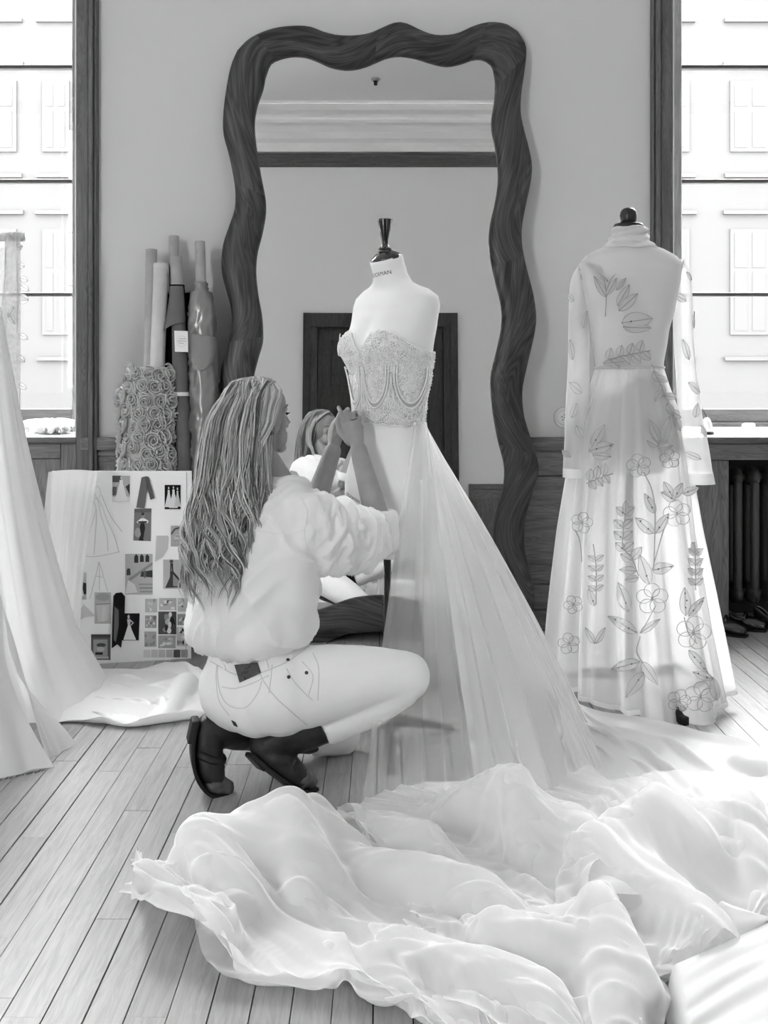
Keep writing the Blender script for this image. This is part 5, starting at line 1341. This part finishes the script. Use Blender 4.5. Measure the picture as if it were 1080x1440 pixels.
def sheet_(top, bot, n, m, cu, cv, mt, par, nm, sm=1, it=130, veil=True, **kw):
    X = drape(between(top, bot, n, m), cu, cv, it, **kw); grid_obj(nm, streaks(smooth(X, sm), kw['flow'], .014 if veil else .005, kw['seed']), mt, par)
    if veil:        # a second, thinner layer thrown over the first
        k2 = dict(kw); k2['seed'] += 50; k2['floor'] = kw.get('floor', .003) + .012; k2['balls'] = [(A, B, r0 + .014, r1 + .014) for A, B, r0, r1 in kw.get('balls', ())]; k2['noise_amp'] *= 1.25; k2['pin'] = None; k2['flow'] += 14
        Y = drape(between(top, bot, n, m), 1.04, 1.10, 90, **k2); Y[:, :, 2] += .006
        grid_obj('sheer_overlay', streaks(smooth(Y, 2), k2['flow'], .016, k2['seed']), M['film'], par)
        Z = X * .5 + Y * .5; Z[:, :, 2] += .014; grid_obj('sheer_overlay', streaks(smooth(Z, 3), k2['flow'] - 30, .016, k2['seed'] + 7), M['film'], par)
pl = dict(bend=.3, big=.25, g=.0012)
# left lobe
sheet_([(198, 1262), (240, 1218), (320, 1192), (420, 1190), (500, 1202), (620, 1225), (760, 1255), (930, 1300)], [(184, 1328), (252, 1338), (330, 1386), (420, 1402), (530, 1410), (620, 1462), (720, 1540), (860, 1600)], 56, 130, 1.10, 1.25, M['pile'], tr_, 'tulle_layer', seed=3, noise_amp=.05, nscale=6.5, flow=-22, pin=edges(56, 130, top=False, right=False), **pl,
  balls=[stick(405, 1124, .18, 440, 1225, .09, .035, .06), stick(405, 1124, .18, 340, 1195, .08, .035, .05), stick(285, 1165, .14, 340, 1260, .07, .05), stick(205, 1222, .10, 300, 1310, .06, .05), stick(440, 1138, .14, 490, 1190, .06, .04), stick(520, 1210, .08, 680, 1250, .08, .04), stick(560, 1330, .06, 760, 1400, .06, .04)])
# middle, under the gown
sheet_([(520, 1148), (570, 1128), (640, 1118), (740, 1122), (835, 1098)], [(476, 1185), (560, 1240), (700, 1300), (830, 1330), (960, 1345)], 52, 96, 1.12, 1.2, M['pile'], tr_, 'tulle_layer', seed=8, noise_amp=.05, nscale=6, flow=-18, pin=edges(52, 96, top=False, right=False, left=False), **pl,
  balls=[stick(722, 1090, .19, 748, 1170, .10, .03, .05), stick(722, 1090, .19, 650, 1130, .08, .03, .05), stick(500, 1158, .06, 600, 1180, .07, .03), stick(800, 1150, .10, 880, 1260, .10, .05)])
# right heap
sheet_([(800, 1150), (880, 1120), (960, 1108), (1040, 1112), (1160, 1120)], [(740, 1330), (860, 1420), (960, 1400), (1040, 1350), (1180, 1310)], 54, 96, 1.15, 1.22, M['pile'], tr_, 'tulle_layer', seed=14, noise_amp=.06, nscale=6, flow=-50, pin=edges(54, 96, top=False, right=False, left=False), **pl,
  balls=[stick(920, 1118, .17, 1000, 1210, .10, .04), stick(1040, 1128, .17, 1080, 1240, .10, .04), stick(830, 1180, .12, 990, 1300, .10, .05), stick(840, 1270, .12, 900, 1370, .05, .03), stick(835, 1265, .12, 740, 1300, .08, .03)])
# front right tail
sheet_([(560, 1250), (660, 1262), (760, 1280), (860, 1300), (960, 1330)], [(640, 1440), (720, 1500), (800, 1560), (880, 1580), (960, 1600)], 48, 100, 1.12, 1.25, M['pile'], tr_, 'tulle_layer', seed=21, noise_amp=.05, nscale=6, flow=-25, floor=.015, pin=edges(48, 100, top=False, right=False, left=False), **pl,
  balls=[stick(840, 1262, .13, 900, 1400, .07, .03, .03), stick(700, 1300, .09, 830, 1350, .08, .04), stick(850, 1330, .10, 870, 1440, .07, .03)])
ve = thing('long_veil', 'smooth sheer veil spread on the floor from the gown towards the radiator wall', 'veil', G(930, 1060))
sheet_([(768, 975), (830, 1002), (900, 1018), (980, 1038), (1060, 1056), (1180, 1080)], [(826, 1092), (870, 1098), (905, 1112), (980, 1150), (1060, 1190), (1200, 1240)], 40, 110, 1.02, 1.12, M['veil'], ve, 'veil_cloth', it=100, veil=False, seed=30, noise_amp=.03, nscale=5, flow=-16, pin=edges(40, 110, right=False, left=False, bot=False), **pl)
# folded satin at the right front corner
sa = thing('folded_satin', 'thick folded white satin cloth with fine ripples, partly under the tulle heap', 'folded cloth', G(1010, 1400))
C0 = G(934, 1352, .085); e1 = (G(1080, 1286, .085) - C0).normalized(); e2 = (G(956, 1475, .085) - C0).normalized(); L1, L2 = .95, .75
mb = MB(); nu, nv = 110, 90; prof = [(-.035, -.085), (-.012, -.080), (.0, -.060), (.0, -.03), (.006, -.010), (.025, .0)]
rows = []
for i in range(nu + 1):
    row = []; s = L1 * i / nu
    for o_, dz in prof: row.append(C0 + e1 * s + e2 * 0 + e1.cross(UP) * 0 + e2 * (o_) + V((0, 0, dz)))
    rows.append(row)
vs = []; ring2 = []
def sat(u, v):
    s, t = L1 * u, L2 * v; p = C0 + e1 * s + e2 * t
    ed = min(s, t); dz = -.085 * (1 - min(1, max(0, ed / .03)) ) ** 2.2
    rip = .0042 * math.sin(t * 95 + 2.5 * nz(s * 3, t * 5) + s * 4) * (.5 + .5 * nz(s * 4, t * 8)) + .006 * nz(s * 2.5, t * 14, 3)
    return p + V((0, 0, dz + rip * min(1, ed / .04)))
patch(sat, 0, 1, 0, 1, 130, 220).build('cloth', mat('white_satin', .88, .6, .3), sa)
# ------------------------------------------------------------------ gowns, veil and train at the left
M['ivory'] = mat('ivory_satin', .95, .45, .35, trans=.3); M['ivory2'] = mat('ivory_crepe', .92, .7, .2, trans=.2)
def ruled(top, bot, nu, nv, fold, belly=None):
    T, B2 = spline(top, nu), spline(bot, nu); X = np.zeros((nv, nu, 3))
    for j in range(nu):
        o = (B2[j] - T[j]); o.z = 0; o = o.normalized() if o.length > 1e-4 else V((0, -1, 0))
        for i in range(nv):
            v = i / (nv - 1); p = T[j].lerp(B2[j], v) + o * fold(j / (nu - 1), v)
            if belly: p = p + belly(j / (nu - 1), v)
            X[i, j] = p
    return X
g1 = thing('satin_gown', 'ivory satin gown skirt hanging at the left edge with its train on the floor', 'gown', G(20, 1000))
ax_ = P(-42, 395, 3.98)
top = [ax_ + V((math.cos(a) * .09, math.sin(a) * .07, -.01 * abs(a))) for a in (lerp(.9, -2.4, i / 9) for i in range(10))]
bot = [G(120, 942), G(140, 952), G(124, 968), G(100, 985), G(75, 1002), G(57, 1014), G(34, 1012), G(5, 1018), G(-50, 1012), G(-140, 1000)]
f_ = lambda u, v: (.5 * nz(u * 7, v * .5, 1) + .20 * nz(u * 13, v * .6, 4)) * (.02 + .11 * v) - .04 * math.sin(math.pi * v) * 1.0 + (.05 * (v - .86) / .14 if v > .86 else 0)
grid_obj('skirt', ruled(top, bot, 150, 60, f_), M['ivory'], g1)
n, m = 60, 110
X = between([(95, 962), (140, 944), (200, 943), (250, 946), (300, 962), (345, 985)], [(50, 1020), (100, 1018), (128, 1020), (180, 1026), (240, 1018), (330, 1002)], n, m)
X = drape(X, 1.03, 1.16, 120, seed=41, noise_amp=.03, nscale=8, flow=5, bend=.3, big=.2, pin=edges(n, m, right=True, left=True, bot=True, top=True), balls=[stick(262, 946, .05, 235, 990, .03, .05)])
grid_obj('train', X, mat('train_satin', .94, .38, .45, trans=.05), g1)
MB().tube([P(-42, 380, 3.98), P(-42, 600, 3.98), V((P(-42, 600, 3.98).x, 3.98, 0))], [.04, .03, .03], 12).build('stand_pole', M['steel'], g1)
g2 = thing('crepe_skirt', 'stiff ivory skirt panel with a frayed hem at the lower left edge', 'skirt', G(0, 1080))
X = ruled([P(-120, 690, 3.25), P(-60, 690, 3.28), P(-25, 720, 3.32), P(4, 850, 3.38)], [G(-160, 1100), G(-60, 1100), G(10, 1093), G(77, 1079)], 60, 50, lambda u, v: .03 * nz(u * 4, v, 2) * v, lambda u, v: V((-.05 * math.sin(math.pi * v) * u, 0, 0)))
grid_obj('front_panel', X, M['ivory2'], g2)
X = ruled([P(4, 850, 3.40), P(18, 930, 3.45), P(48, 985, 3.52)], [G(66, 1068), G(80, 1062), G(107, 1046, .01)], 40, 40, lambda u, v: .01 * nz(u * 5, v * 2, 7), lambda u, v: V((0, 0, .012 * math.sin(v * math.pi))))
grid_obj('hem_fold', X, M['ivory2'], g2)
mb = MB(); r_ = random.Random(5)
for i in range(46):
    t = i / 45; a = G(lerp(-10, 64, t), lerp(1097, 1081, t), .004); mb.tube([a, a + V((r_.uniform(-.006, .006), -r_.uniform(.006, .016), -.002))], .0007, 3)
o = mb.build('frayed_threads', M['darkcloth'], g2); o['kind'] = 'stuff'
# ---- mood board leaning on the rolls
b0, b1 = G(66, 938), G(269, 926); t0, t1 = P(73, 662, 4.50), P(270, 662, 4.60)
bn = (b1 - b0).cross(t0 - b0).normalized(); bn = -bn if bn.y > 0 else bn
def onb(px, py, lift=.0):
    d = P(px, py, 1.0) - CAM; t = (b0 - CAM).dot(bn) / d.dot(bn); return CAM + d * t + bn * lift
mbd = thing('mood_board', 'white board of pinned photographs, sketches and swatches leaning against the fabric rolls', 'mood board', (b0 + b1) / 2)
c4 = [b0, b1, onb(270, 662), onb(73, 662)]
mb = MB(); mb.loft([[p for p in c4], [p - bn * .012 for p in c4]]); mb.build('board', mat('foam_board', .96, .7), mbd, False, bevel=.002)
mb = MB(); mb.tube([onb(262.5, 664, .001), onb(261.5, 925, .001)], .0018, 5); mb.build('edge_fold', mat('board_edge', .8, .7), mbd)
GREY = {}
def grey(v):
    k = round(v * 25) / 25
    if k not in GREY: GREY[k] = mat('print_grey', k, .6, .15)
    return GREY[k]
def photo(name, rect, base, polys, label=None, lift=.0022):
    """rect: four corners or (x0,y0,x1,y1) in the photograph; polys: (grey, unit-square points)"""
    if len(rect) == 4 and not hasattr(rect[0], '__len__'): x0, y0, x1, y1 = rect; cs = [(x0, y0), (x1, y0), (x1, y1), (x0, y1)]
    else: cs = rect
    def w(u, v, l):
        x = lerp(lerp(cs[0][0], cs[1][0], u), lerp(cs[3][0], cs[2][0], u), v); y = lerp(lerp(cs[0][1], cs[1][1], u), lerp(cs[3][1], cs[2][1], u), v); return onb(x, y, l)
    mats = []; mb = MB()
    def mi(v):
        g = grey(v)
        if g not in mats: mats.append(g)
        return mats.index(g)
    k = mi(base); fr = [w(0, 0, lift), w(1, 0, lift), w(1, 1, lift), w(0, 1, lift)]
    mb.add(fr + [p - bn * .0012 for p in fr], [(0, 3, 2, 1), (0, 1, 5, 4), (1, 2, 6, 5), (2, 3, 7, 6), (3, 0, 4, 7)], k)
    for q, (g, pts) in enumerate(polys):
        mb.add([w(a, b, lift + .0003 + .0001 * q) for a, b in pts], [tuple(range(len(pts)))], mi(g))
    o = mb.build(name, mats, mbd, False)
    if label: o['label'] = label
    return o
def R(g, a, b, c, d): return (g, [(a, b), (c, b), (c, d), (a, d)])
def E(g, x, y, rx, ry, n=10): return (g, [(x + rx * math.cos(2 * math.pi * i / n), y + ry * math.sin(2 * math.pi * i / n)) for i in range(n)])
def lady(g, x, top, bot, w, gs=.8): return [(g, [(x - w * .12, top + .16), (x + w * .12, top + .16), (x + w * .14, top + .3), (x + w * .5, bot), (x - w * .5, bot), (x - w * .12, top + .3)]), E(gs, x, top + .08, .045, .055)]
photo('photograph', (158, 669, 182.5, 706), .74, [R(.35, .0, .0, .5, .25), R(.42, .02, .42, .25, .75), (.25, [(1, .3), (1, .75), (.75, .42)]), R(.88, 0, .8, 1, 1)] + lady(.92, .5, .0, .95, .75), 'photo of a full-skirted gown between curtains')
photo('photograph', [(189, 715.5), (213, 715), (212, 761), (187.5, 760)], .50, [R(.40, 0, 0, 1, .12), E(.62, .25, .75, .2, .15), (.18, [(.4, .45), (.6, .45), (.66, .6), (.56, .95), (.62, 1), (.3, 1), (.42, .8), (.34, .6)]), (.92, [(.14, .42), (.4, .30), (.6, .3), (.85, .38), (.8, .46), (.5, .38), (.25, .46)]), (.15, [(.2, .40), (.8, .39), (.7, .44), (.25, .44)]), E(.6, .52, .22, .09, .07), E(.25, .5, .17, .09, .05)], 'torn photo of a woman in a dark gown')
photo('photograph', (231.5, 682, 254, 716), .10, lady(.86, .25, .05, .92, .5) + lady(.9, .55, .03, .95, .55) + lady(.82, .8, .08, .9, .42), 'photo of three pale gowns on black')
photo('photograph', (240, 739.5, 257, 768.5), .68, [(.35, [(0, .35), (.3, .12), (1, 0), (1, .08), (.4, .2), (.08, .45)]), E(.75, .55, .6, .3, .2), E(.6, .5, .72, .3, .04), E(.58, .6, .5, .25, .03)], 'photo of curved plaster ornament')
photo('photograph', (176, 779, 214.5, 836), .72, [(.25, [(.33, .22), (.33, .07), (.40, .0), (.48, .06), (.48, .22)]), (.25, [(.54, .2), (.54, .06), (.6, .0), (.68, .06), (.68, .2)]), (.25, [(.74, .2), (.74, .06), (.8, 0), (.88, .06), (.88, .2)]), (.55, [(.1, .62), (1, .2), (1, .27), (.2, .66)]), (.25, [(.55, .56), (.6, .44), (.8, .42), (1, .4), (1, .58)]), (.22, [(.05, .42), (.08, .36), (.18, .36), (.2, .52), (.05, .53)]), R(.6, .5, .73, 1, .77), R(.58, .52, .82, 1, .86), R(.6, .55, .91, 1, .95), (.86, [(.1, .65), (.35, .75), (.45, .95), (.0, .98)]), E(.4, .72, .5, .05, .1)], 'photo of a stone staircase and arches')
photo('photograph', (229.5, 787, 257, 828), .74, [E(.3, .42, .06, .10, .06), (.22, [(.36, .12), (.5, .12), (.52, .4), (.95, .75), (.9, .95), (.1, .97), (.34, .6)]), (.6, [(.5, .5), (.8, .72), (.75, .92), (.5, .9)]), (.5, [(.42, .2), (.46, .4), (.38, .4)])], 'photo of a long dark draped gown')
photo('photograph', (108, 805, 121.5, 843), .72, [(.2, [(.35, .35), (1, .4), (1, .8), (.75, .82), (.5, .55)]), E(.3, .45, .2, .16, .07), (.9, [(.2, .3), (.45, .35), (.75, .85), (.2, .95)])], 'small photo half hidden by the satin gown')
photo('photograph', (133, 833, 156, 877), .70, [E(.64, .5, .15, .45, .12), (.78, [(.1, .35), (.9, .3), (.8, .9), (.2, .95)]), (.60, [(.05, .36), (.95, .33), (.95, .38), (.05, .41)]), (.84, [(.5, .45), (.7, .45), (.6, .95), (.4, .9)])], 'pale photo of gathered lace')
photo('photograph', (128, 892, 155.5, 928), .38, [R(.62, .12, .2, .85, .85), E(.30, .52, .42, .25, .08), E(.75, .5, .58, .2, .1), R(.2, .22, .7, .6, .8), R(.7, .2, .86, .9, .95), R(.3, 0, 0, 1, .12)], 'dark framed photo of an interior')
photo('photograph', [(168.5, 862.5), (196.5, 862.5), (195, 900.5), (170, 900.5)], .13, [(.92, [(.40, .45), (.54, .45), (.60, .6), (.86, .98), (.14, .98), (.32, .62)]), (.85, [(.36, .22), (.54, .22), (.52, .45), (.40, .45)]), E(.8, .44, .13, .06, .08), (.8, [(.52, .22), (.72, .35), (.56, .46), (.54, .42), (.64, .35), (.5, .28)])], 'photo of a woman in a white ball gown on black')
rr = random.Random(4)
def flowers(base, k, dk):
    out = []
    for i in range(k): out.append(E(rr.choice([.9, .82, .7, dk, .55]), rr.uniform(.12, .88), rr.uniform(.12, .88), rr.uniform(.07, .16), rr.uniform(.07, .15), 7))
    return out
for rect, base, k, dk in (((204, 842, 221, 861), .74, 9, .5), ((223.5, 841, 248, 858), .72, 9, .2), ((250, 841, 264, 860), .76, 9, .4), ((204, 865.5, 220, 883), .66, 10, .5), ((222.5, 860, 248, 892), .30, 16, .15), ((249.5, 863.5, 264, 879), .6, 10, .4), ((203, 888, 220, 909.5), .68, 10, .55), ((222.5, 893.5, 247, 911.5), .66, 9, .3), ((248.5, 882, 264, 908.5), .76, 9, .15)):
    photo('flower_photograph', rect, base, flowers(base, k, dk))
for i, v in enumerate((.84, .81, .76, .72, .36, .62)):
    photo('colour_swatch', (202 + i * 10.5, 913.5, 211.5 + i * 10.5, 924.5), v, [])
def swatch(name, pts, v, lift, label=None):
    mb = MB(); f = [onb(x, y, lift) for x, y in pts]; n = len(f); mb.loft([[p - bn * .003 for p in f], f]); o = mb.build(name, mat('swatch_cloth', v, .8), mbd, False)
    if label: o['label'] = label
swatch('ribbon_swatch', [(191.5, 714), (203, 715), (209.5, 674), (204.5, 670), (199, 671.5)], .40, .005, 'dark grey folded ribbon'); swatch('ribbon_swatch', [(204.5, 670), (209, 671), (217.5, 701), (211.5, 703), (206.5, 684)], .34, .008, 'dark grey folded ribbon')
swatch('sheer_swatch', [(220, 753.5), (235.5, 753.5), (235, 772), (229, 783), (218, 790)], .74, .006)
swatch('black_ribbon', [(159.5, 838), (163, 834), (171, 833), (176, 839), (175, 868), (170.5, 911), (165, 906), (157, 912), (158, 870)], .10, .010, 'black satin ribbon bundle'); swatch('black_ribbon', [(161, 853), (167, 858), (167, 880), (163, 903), (160, 900)], .42, .013, 'black satin ribbon bundle'); swatch('black_ribbon', [(161, 840), (166, 834), (174, 838), (174, 851), (169, 857), (162, 850)], .05, .016, 'black satin ribbon bundle')
swatch('cloth_swatch', [(103, 870), (118, 850), (134, 866), (120, 868), (108, 874)], .80, .008)
sk = mat('pencil_line', .76, .9)
def pencil(lines):
    mb = MB()
    for l in lines: mb.tube([onb(p.x, p.y, .001) for p in spline([(a, b, 0) for a, b in l], 12)], .0009, 4)
    mb.build('pencil_sketch', sk, mbd)
pencil([[(131, 690), (136, 700), (144, 712), (150, 730), (160, 752), (166, 772), (168, 776)], [(133, 694), (131, 704), (135, 716), (128, 740), (118, 765), (110, 780)], [(110, 780), (130, 783), (150, 780), (168, 776)], [(138, 702), (142, 725), (150, 750), (152, 775)], [(136, 716), (135, 740), (132, 780)], [(143, 696), (155, 725), (172, 748)], [(130, 688), (138, 684), (142, 695), (136, 702), (130, 698)]])
pencil([[(139, 790), (137, 800), (132, 820), (126, 842)], [(139, 790), (143, 800), (148, 820), (152, 832)], [(135, 810), (145, 812)], [(140, 792), (140, 830)]])
# sheer veil draped over the board's left end
vl = thing('draped_veil', 'sheer white veil draped over the left end of the mood board', 'veil', onb(100, 800))
X = ruled([P(70, 663, 4.47), P(90, 660.5, 4.49), P(115, 660, 4.5), P(139, 662, 4.51)], [G(60, 960), G(80, 962), G(96, 955), G(112, 945)], 70, 50, lambda u, v: (.03 * nz(u * 6, v * 1.5, 3) + .015 * nz(u * 15, v * 2, 8)) * (v + .15), lambda u, v: V((.05 * math.sin(math.pi * v * .8) * (1 - v) * 0, -.02 - .06 * math.sin(math.pi * v), 0)))
grid_obj('veil_cloth', X, sheer('veil_drape', .96, .60, .4, edge=.5), vl)
# ---- lace garment on a rail, top left
rk = thing('clothes_rail', 'end of a pale clothes rail in front of the left window', 'rail', P(10, 600, 4.4))
mb = MB(); mb.tube([P(-160, 333, 4.4), P(34, 333, 4.4)], .018, 14); mb.build('rail', mat('rail_wood', .88, .5), rk)
mb = MB(); mb.tube([P(-120, 333, 4.42), V((P(-120, 333, 4.42).x, 4.42, 0))], .016, 12); mb.build('post', mat('rail_post', .7, .5), rk)
lg = thing('lace_veil', 'narrow lace veil with leaf trim hanging over the rail by the left window', 'veil', P(15, 400, 4.38))
X = ruled([P(6, 330, 4.375), P(12, 326, 4.38), P(22, 326, 4.38), P(29, 329, 4.375)], [P(-4, 720, 4.37), P(8, 722, 4.37), P(20, 722, 4.37), P(29, 720, 4.37)], 26, 60, lambda u, v: .012 * nz(u * 5, v * 5, 2))
grid_obj('lace_strip', X, sheer('lace_strip_cloth', .72, .7, .12, weave=.3, wscale=60), lg)
X = ruled([P(-30, 345, 4.40), P(-10, 345, 4.41), P(8, 350, 4.40)], [P(-40, 720, 4.40), P(-10, 722, 4.40), P(14, 720, 4.40)], 26, 50, lambda u, v: .02 * nz(u * 5, v * 5, 6))
grid_obj('lace_panel', X, sheer('lace_panel_cloth', .8, .45, .15, weave=.3, wscale=60), lg)
def lp_(px, py): return P(px, py, 4.365)
for x, y, a, l in ((28, 390, -25, 12), (28, 400, -35, 16), (27, 414, -30, 15), (28, 424, 10, 12), (20, 432, -120, 16), (12, 440, -60, 18), (26, 372, -20, 9), (27, 470, -30, 14), (24, 500, -40, 14), (26, 540, -30, 13), (24, 348, 10, 8)):
    leaf(x, y, a, l, 8, f=lp_, parent=lg)
# ---- ruffle on the left sill
rf = thing('ruffled_trim', 'crumpled white ruffled trim lying on the left window sill', 'trim', (P(75, 600, 5.2).x, 5.2, Z0))
for k, (cx, cy, r, h) in enumerate(((62, 5.25, .085, .055), (76, 5.2, .09, .06), (88, 5.22, .06, .045), (72, 5.12, .075, .035))):
    mb = MB(); rings = []
    for i in range(14):
        t = i / 13; row = []
        for j in range(60):
            a = 2 * math.pi * j / 60; rr_ = r * math.sin(math.pi * .5 * t) * (1 + .22 * t * math.sin(a * 9 + k) + .1 * math.sin(a * 4 + k * 2)); z = Z0 + .004 + h * math.cos(math.pi * .5 * t) ** .7 + .016 * t * (1 + math.sin(a * 9 + k + 1.2)) * (1.0)
            row.append(V(((cx - CX) * cy / F + math.cos(a) * rr_, cy + math.sin(a) * rr_ * .8, z)))
        rings.append(row)
    mb.loft(rings, True, False, False); mb.build('ruffle', mat('ruffle_cotton', .78, .8), rf, True, solid=.003)
# ------------------------------------------------------------------ small things by the right wall
so = thing('wall_socket', 'round white wall socket above the wainscot beside the embroidered dress', 'wall socket', P(792, 587, YW))
c = P(793, 587, YW - .001); mb = MB()
mb.lathe((0, 0, 0), [(.0, .016), (.026, .016), (.030, .018), (.034, .012), (.043, .010), (.046, .004), (.046, 0)], 32)
mb.v = [V((c.x + p.x, c.y - p.z, c.z + p.y)) for p in mb.v]; mb.build('plate', M['white'], so, auto=35)
mb = MB()
for k in range(5):
    a = math.radians(90 + 72 * k); p = c + V((math.cos(a) * .012, -.0165, math.sin(a) * .012)); mb.ball(p, .0028, .0015, .0028, 8, 5)
mb.ball(c + V((0, -.0165, 0)), .003, .0015, .003, 8, 5); mb.build('contacts', mat('brass_dark', .35, .4, metal=.5), so)
M['patent'] = mat('black_patent', .05, .16, .6, coat=.4); M['insole'] = mat('shoe_insole', .55, .6)
def shoe(name, label, toe, heel_, w, group=None, insole=None, strap=False):
    toe, heel_ = V(toe), V(heel_); t = thing(name, label, 'shoe', (toe + heel_) / 2, group); d = (heel_ - toe); L_ = d.length; d.normalize(); s = V((-d.y, d.x, 0))
    def up_(u): return .012 + .045 * sstep(.55, .95, u)         # the sole rises to the heel
    def hw(u): return w * (.35 + .65 * math.sin(math.pi * min(1, u * 1.6 + .06)) ** .7 if u < .32 else lerp(1, .62, sstep(.32, .8, u))) * (1 if u < .93 else .85)
    mb = MB(); rings = []
    for i in range(22):
        u = i / 21; c_ = toe + d * L_ * u; h = hw(u); zb = up_(u); tp = .030 + .022 * math.sin(math.pi * min(1, u * 1.5)) if u < .42 else lerp(.046, .050, (u - .42) / .58)
        if u < .42: prof = [(-1, 0), (-1.02, .3), (-.8, .75), (-.3, 1), (.3, 1), (.8, .75), (1.02, .3), (1, 0)]
        else: prof = [(-1, 0), (-1.03, .3), (-1.02, .8), (-.95, .95), (-.88, .8), (-.8, .06), (.8, .06), (.88, .8), (.95, .95), (1.02, .8), (1.03, .3), (1, 0)]; 
        if u < .42: prof = [(-1, 0), (-1.02, .3), (-.92, .55), (-.75, .8), (-.45, .95), (-.2, 1), (.2, 1), (.45, .95), (.75, .8), (.92, .55), (1.02, .3), (1, 0)]
        rings.append([c_ + s * (a * h) + V((0, 0, zb + b * tp)) for a, b in prof])
    mb.loft(rings); mb.build('upper', M['patent'], t, True, sub=1)
    mb = MB(); mb.loft([[toe + d * L_ * u + s * hw(u) * a + V((0, 0, up_(u) - dz)) for a, dz in ((-1.02, 0), (1.02, 0), (1.02, .010), (-1.02, .010))] for u in (k / 16 for k in range(17))]); mb.build('sole', M['blackm'], t, False)
    mb = MB(); hh = heel_ - d * .028; mb.loft([[hh + d * a * .026 * k + s * b * .026 * k + V((0, 0, z)) for a, b in ((-1, -1), (1, -1), (1, 1), (-1, 1))] for z, k in ((.0, .8), (.055, 1.0))]); mb.build('heel', M['blackm'], t, False, bevel=.004)
    if insole: mb = MB(); mb.loft([[toe + d * L_ * u + s * hw(u) * a * .8 + V((0, 0, up_(u) + dz)) for a, dz in ((-1, .004), (1, .004), (1, .006), (-1, .006))] for u in (lerp(.42, .96, k / 8) for k in range(9))]); mb.build('insole', M['insole'], t)
    if strap: 
        mb = MB(); mb.tube([toe + d * L_ * .42 + s * hw(.42) * 1.02 + V((0, 0, .05)), toe + d * L_ * .40 + V((0, 0, .085)), toe + d * L_ * .42 - s * hw(.42) * 1.02 + V((0, 0, .05))], .006, 8, flat=.3); mb.build('strap', M['patent'], t)
        mb = MB(); c_ = toe + d * L_ * .72; mb.tube([c_ + s * .03 + V((0, 0, .065)), c_ + V((0, 0, .07)) + d * .02, c_ - s * .03 + V((0, 0, .065))], .0025, 6); mb.build('lace', M['insole'], t)
    return t
shoe('shoe', 'pointed black patent shoe lying nearest the embroidered dress hem', G(1050, 897), G(1050, 897) + V((-.175, .15, 0)), .036, 'black shoes by the radiator', strap=True)
shoe('shoe', 'black patent slingback shoe second from the embroidered dress', G(1078, 889), G(1078, 889) + V((-.19, .11, 0)), .036, 'black shoes by the radiator', strap=True)
shoe('shoe', 'black shoe with pale insole at the right edge by the radiator', G(1128, 893), G(1128, 893) + V((-.17, .12, 0)), .038, 'black shoes by the radiator', insole=True)
bt = thing('porcelain_bell', 'small white bell-shaped ornament on the right sill beside the dress sleeve', 'ornament', P(993, 605, 5.1))
cb = V((P(994, 605, 5.1).x, 5.1, Z0)); mb = MB(); mb.lathe(cb, [(.030, .0), (.031, .01), (.027, .025), (.022, .05), (.014, .07), (.006, .078), (0, .08)], 22); mb.build('bell', M['white'], bt)
mb = MB(); mb.lathe(cb, [(.031, 0), (.0325, .006), (.031, .014)], 22); mb.build('rim', M['blackm'], bt); mb = MB(); mb.tube([cb + V((0, 0, .078)), cb + V((-.012, 0, .10)), cb + V((-.02, 0, .12))], .003, 6); mb.build('cord', M['blackm'], bt)
lc = thing('lace_scrap', 'small white crumpled lace scrap at the back of the right sill', 'lace scrap', (P(1053, 600, 5.6).x, 5.6, Z0))
mb = MB(); c = V((P(1053, 600, 5.6).x, 5.6, Z0)); rings = []
for i in range(9):
    t = i / 8; rings.append([c + V((math.cos(a) * .03 * math.sin(math.pi * .5 * t + .1) * (1 + .2 * math.sin(a * 5)), math.sin(a) * .02 * (t + .1), .003 + .026 * math.cos(math.pi * .5 * t) + .006 * t * (1 + math.sin(a * 7)))) for a in (2 * math.pi * j / 36 for j in range(36))])
mb.loft(rings, True, True, False); mb.build('lace', M['lace'], lc)
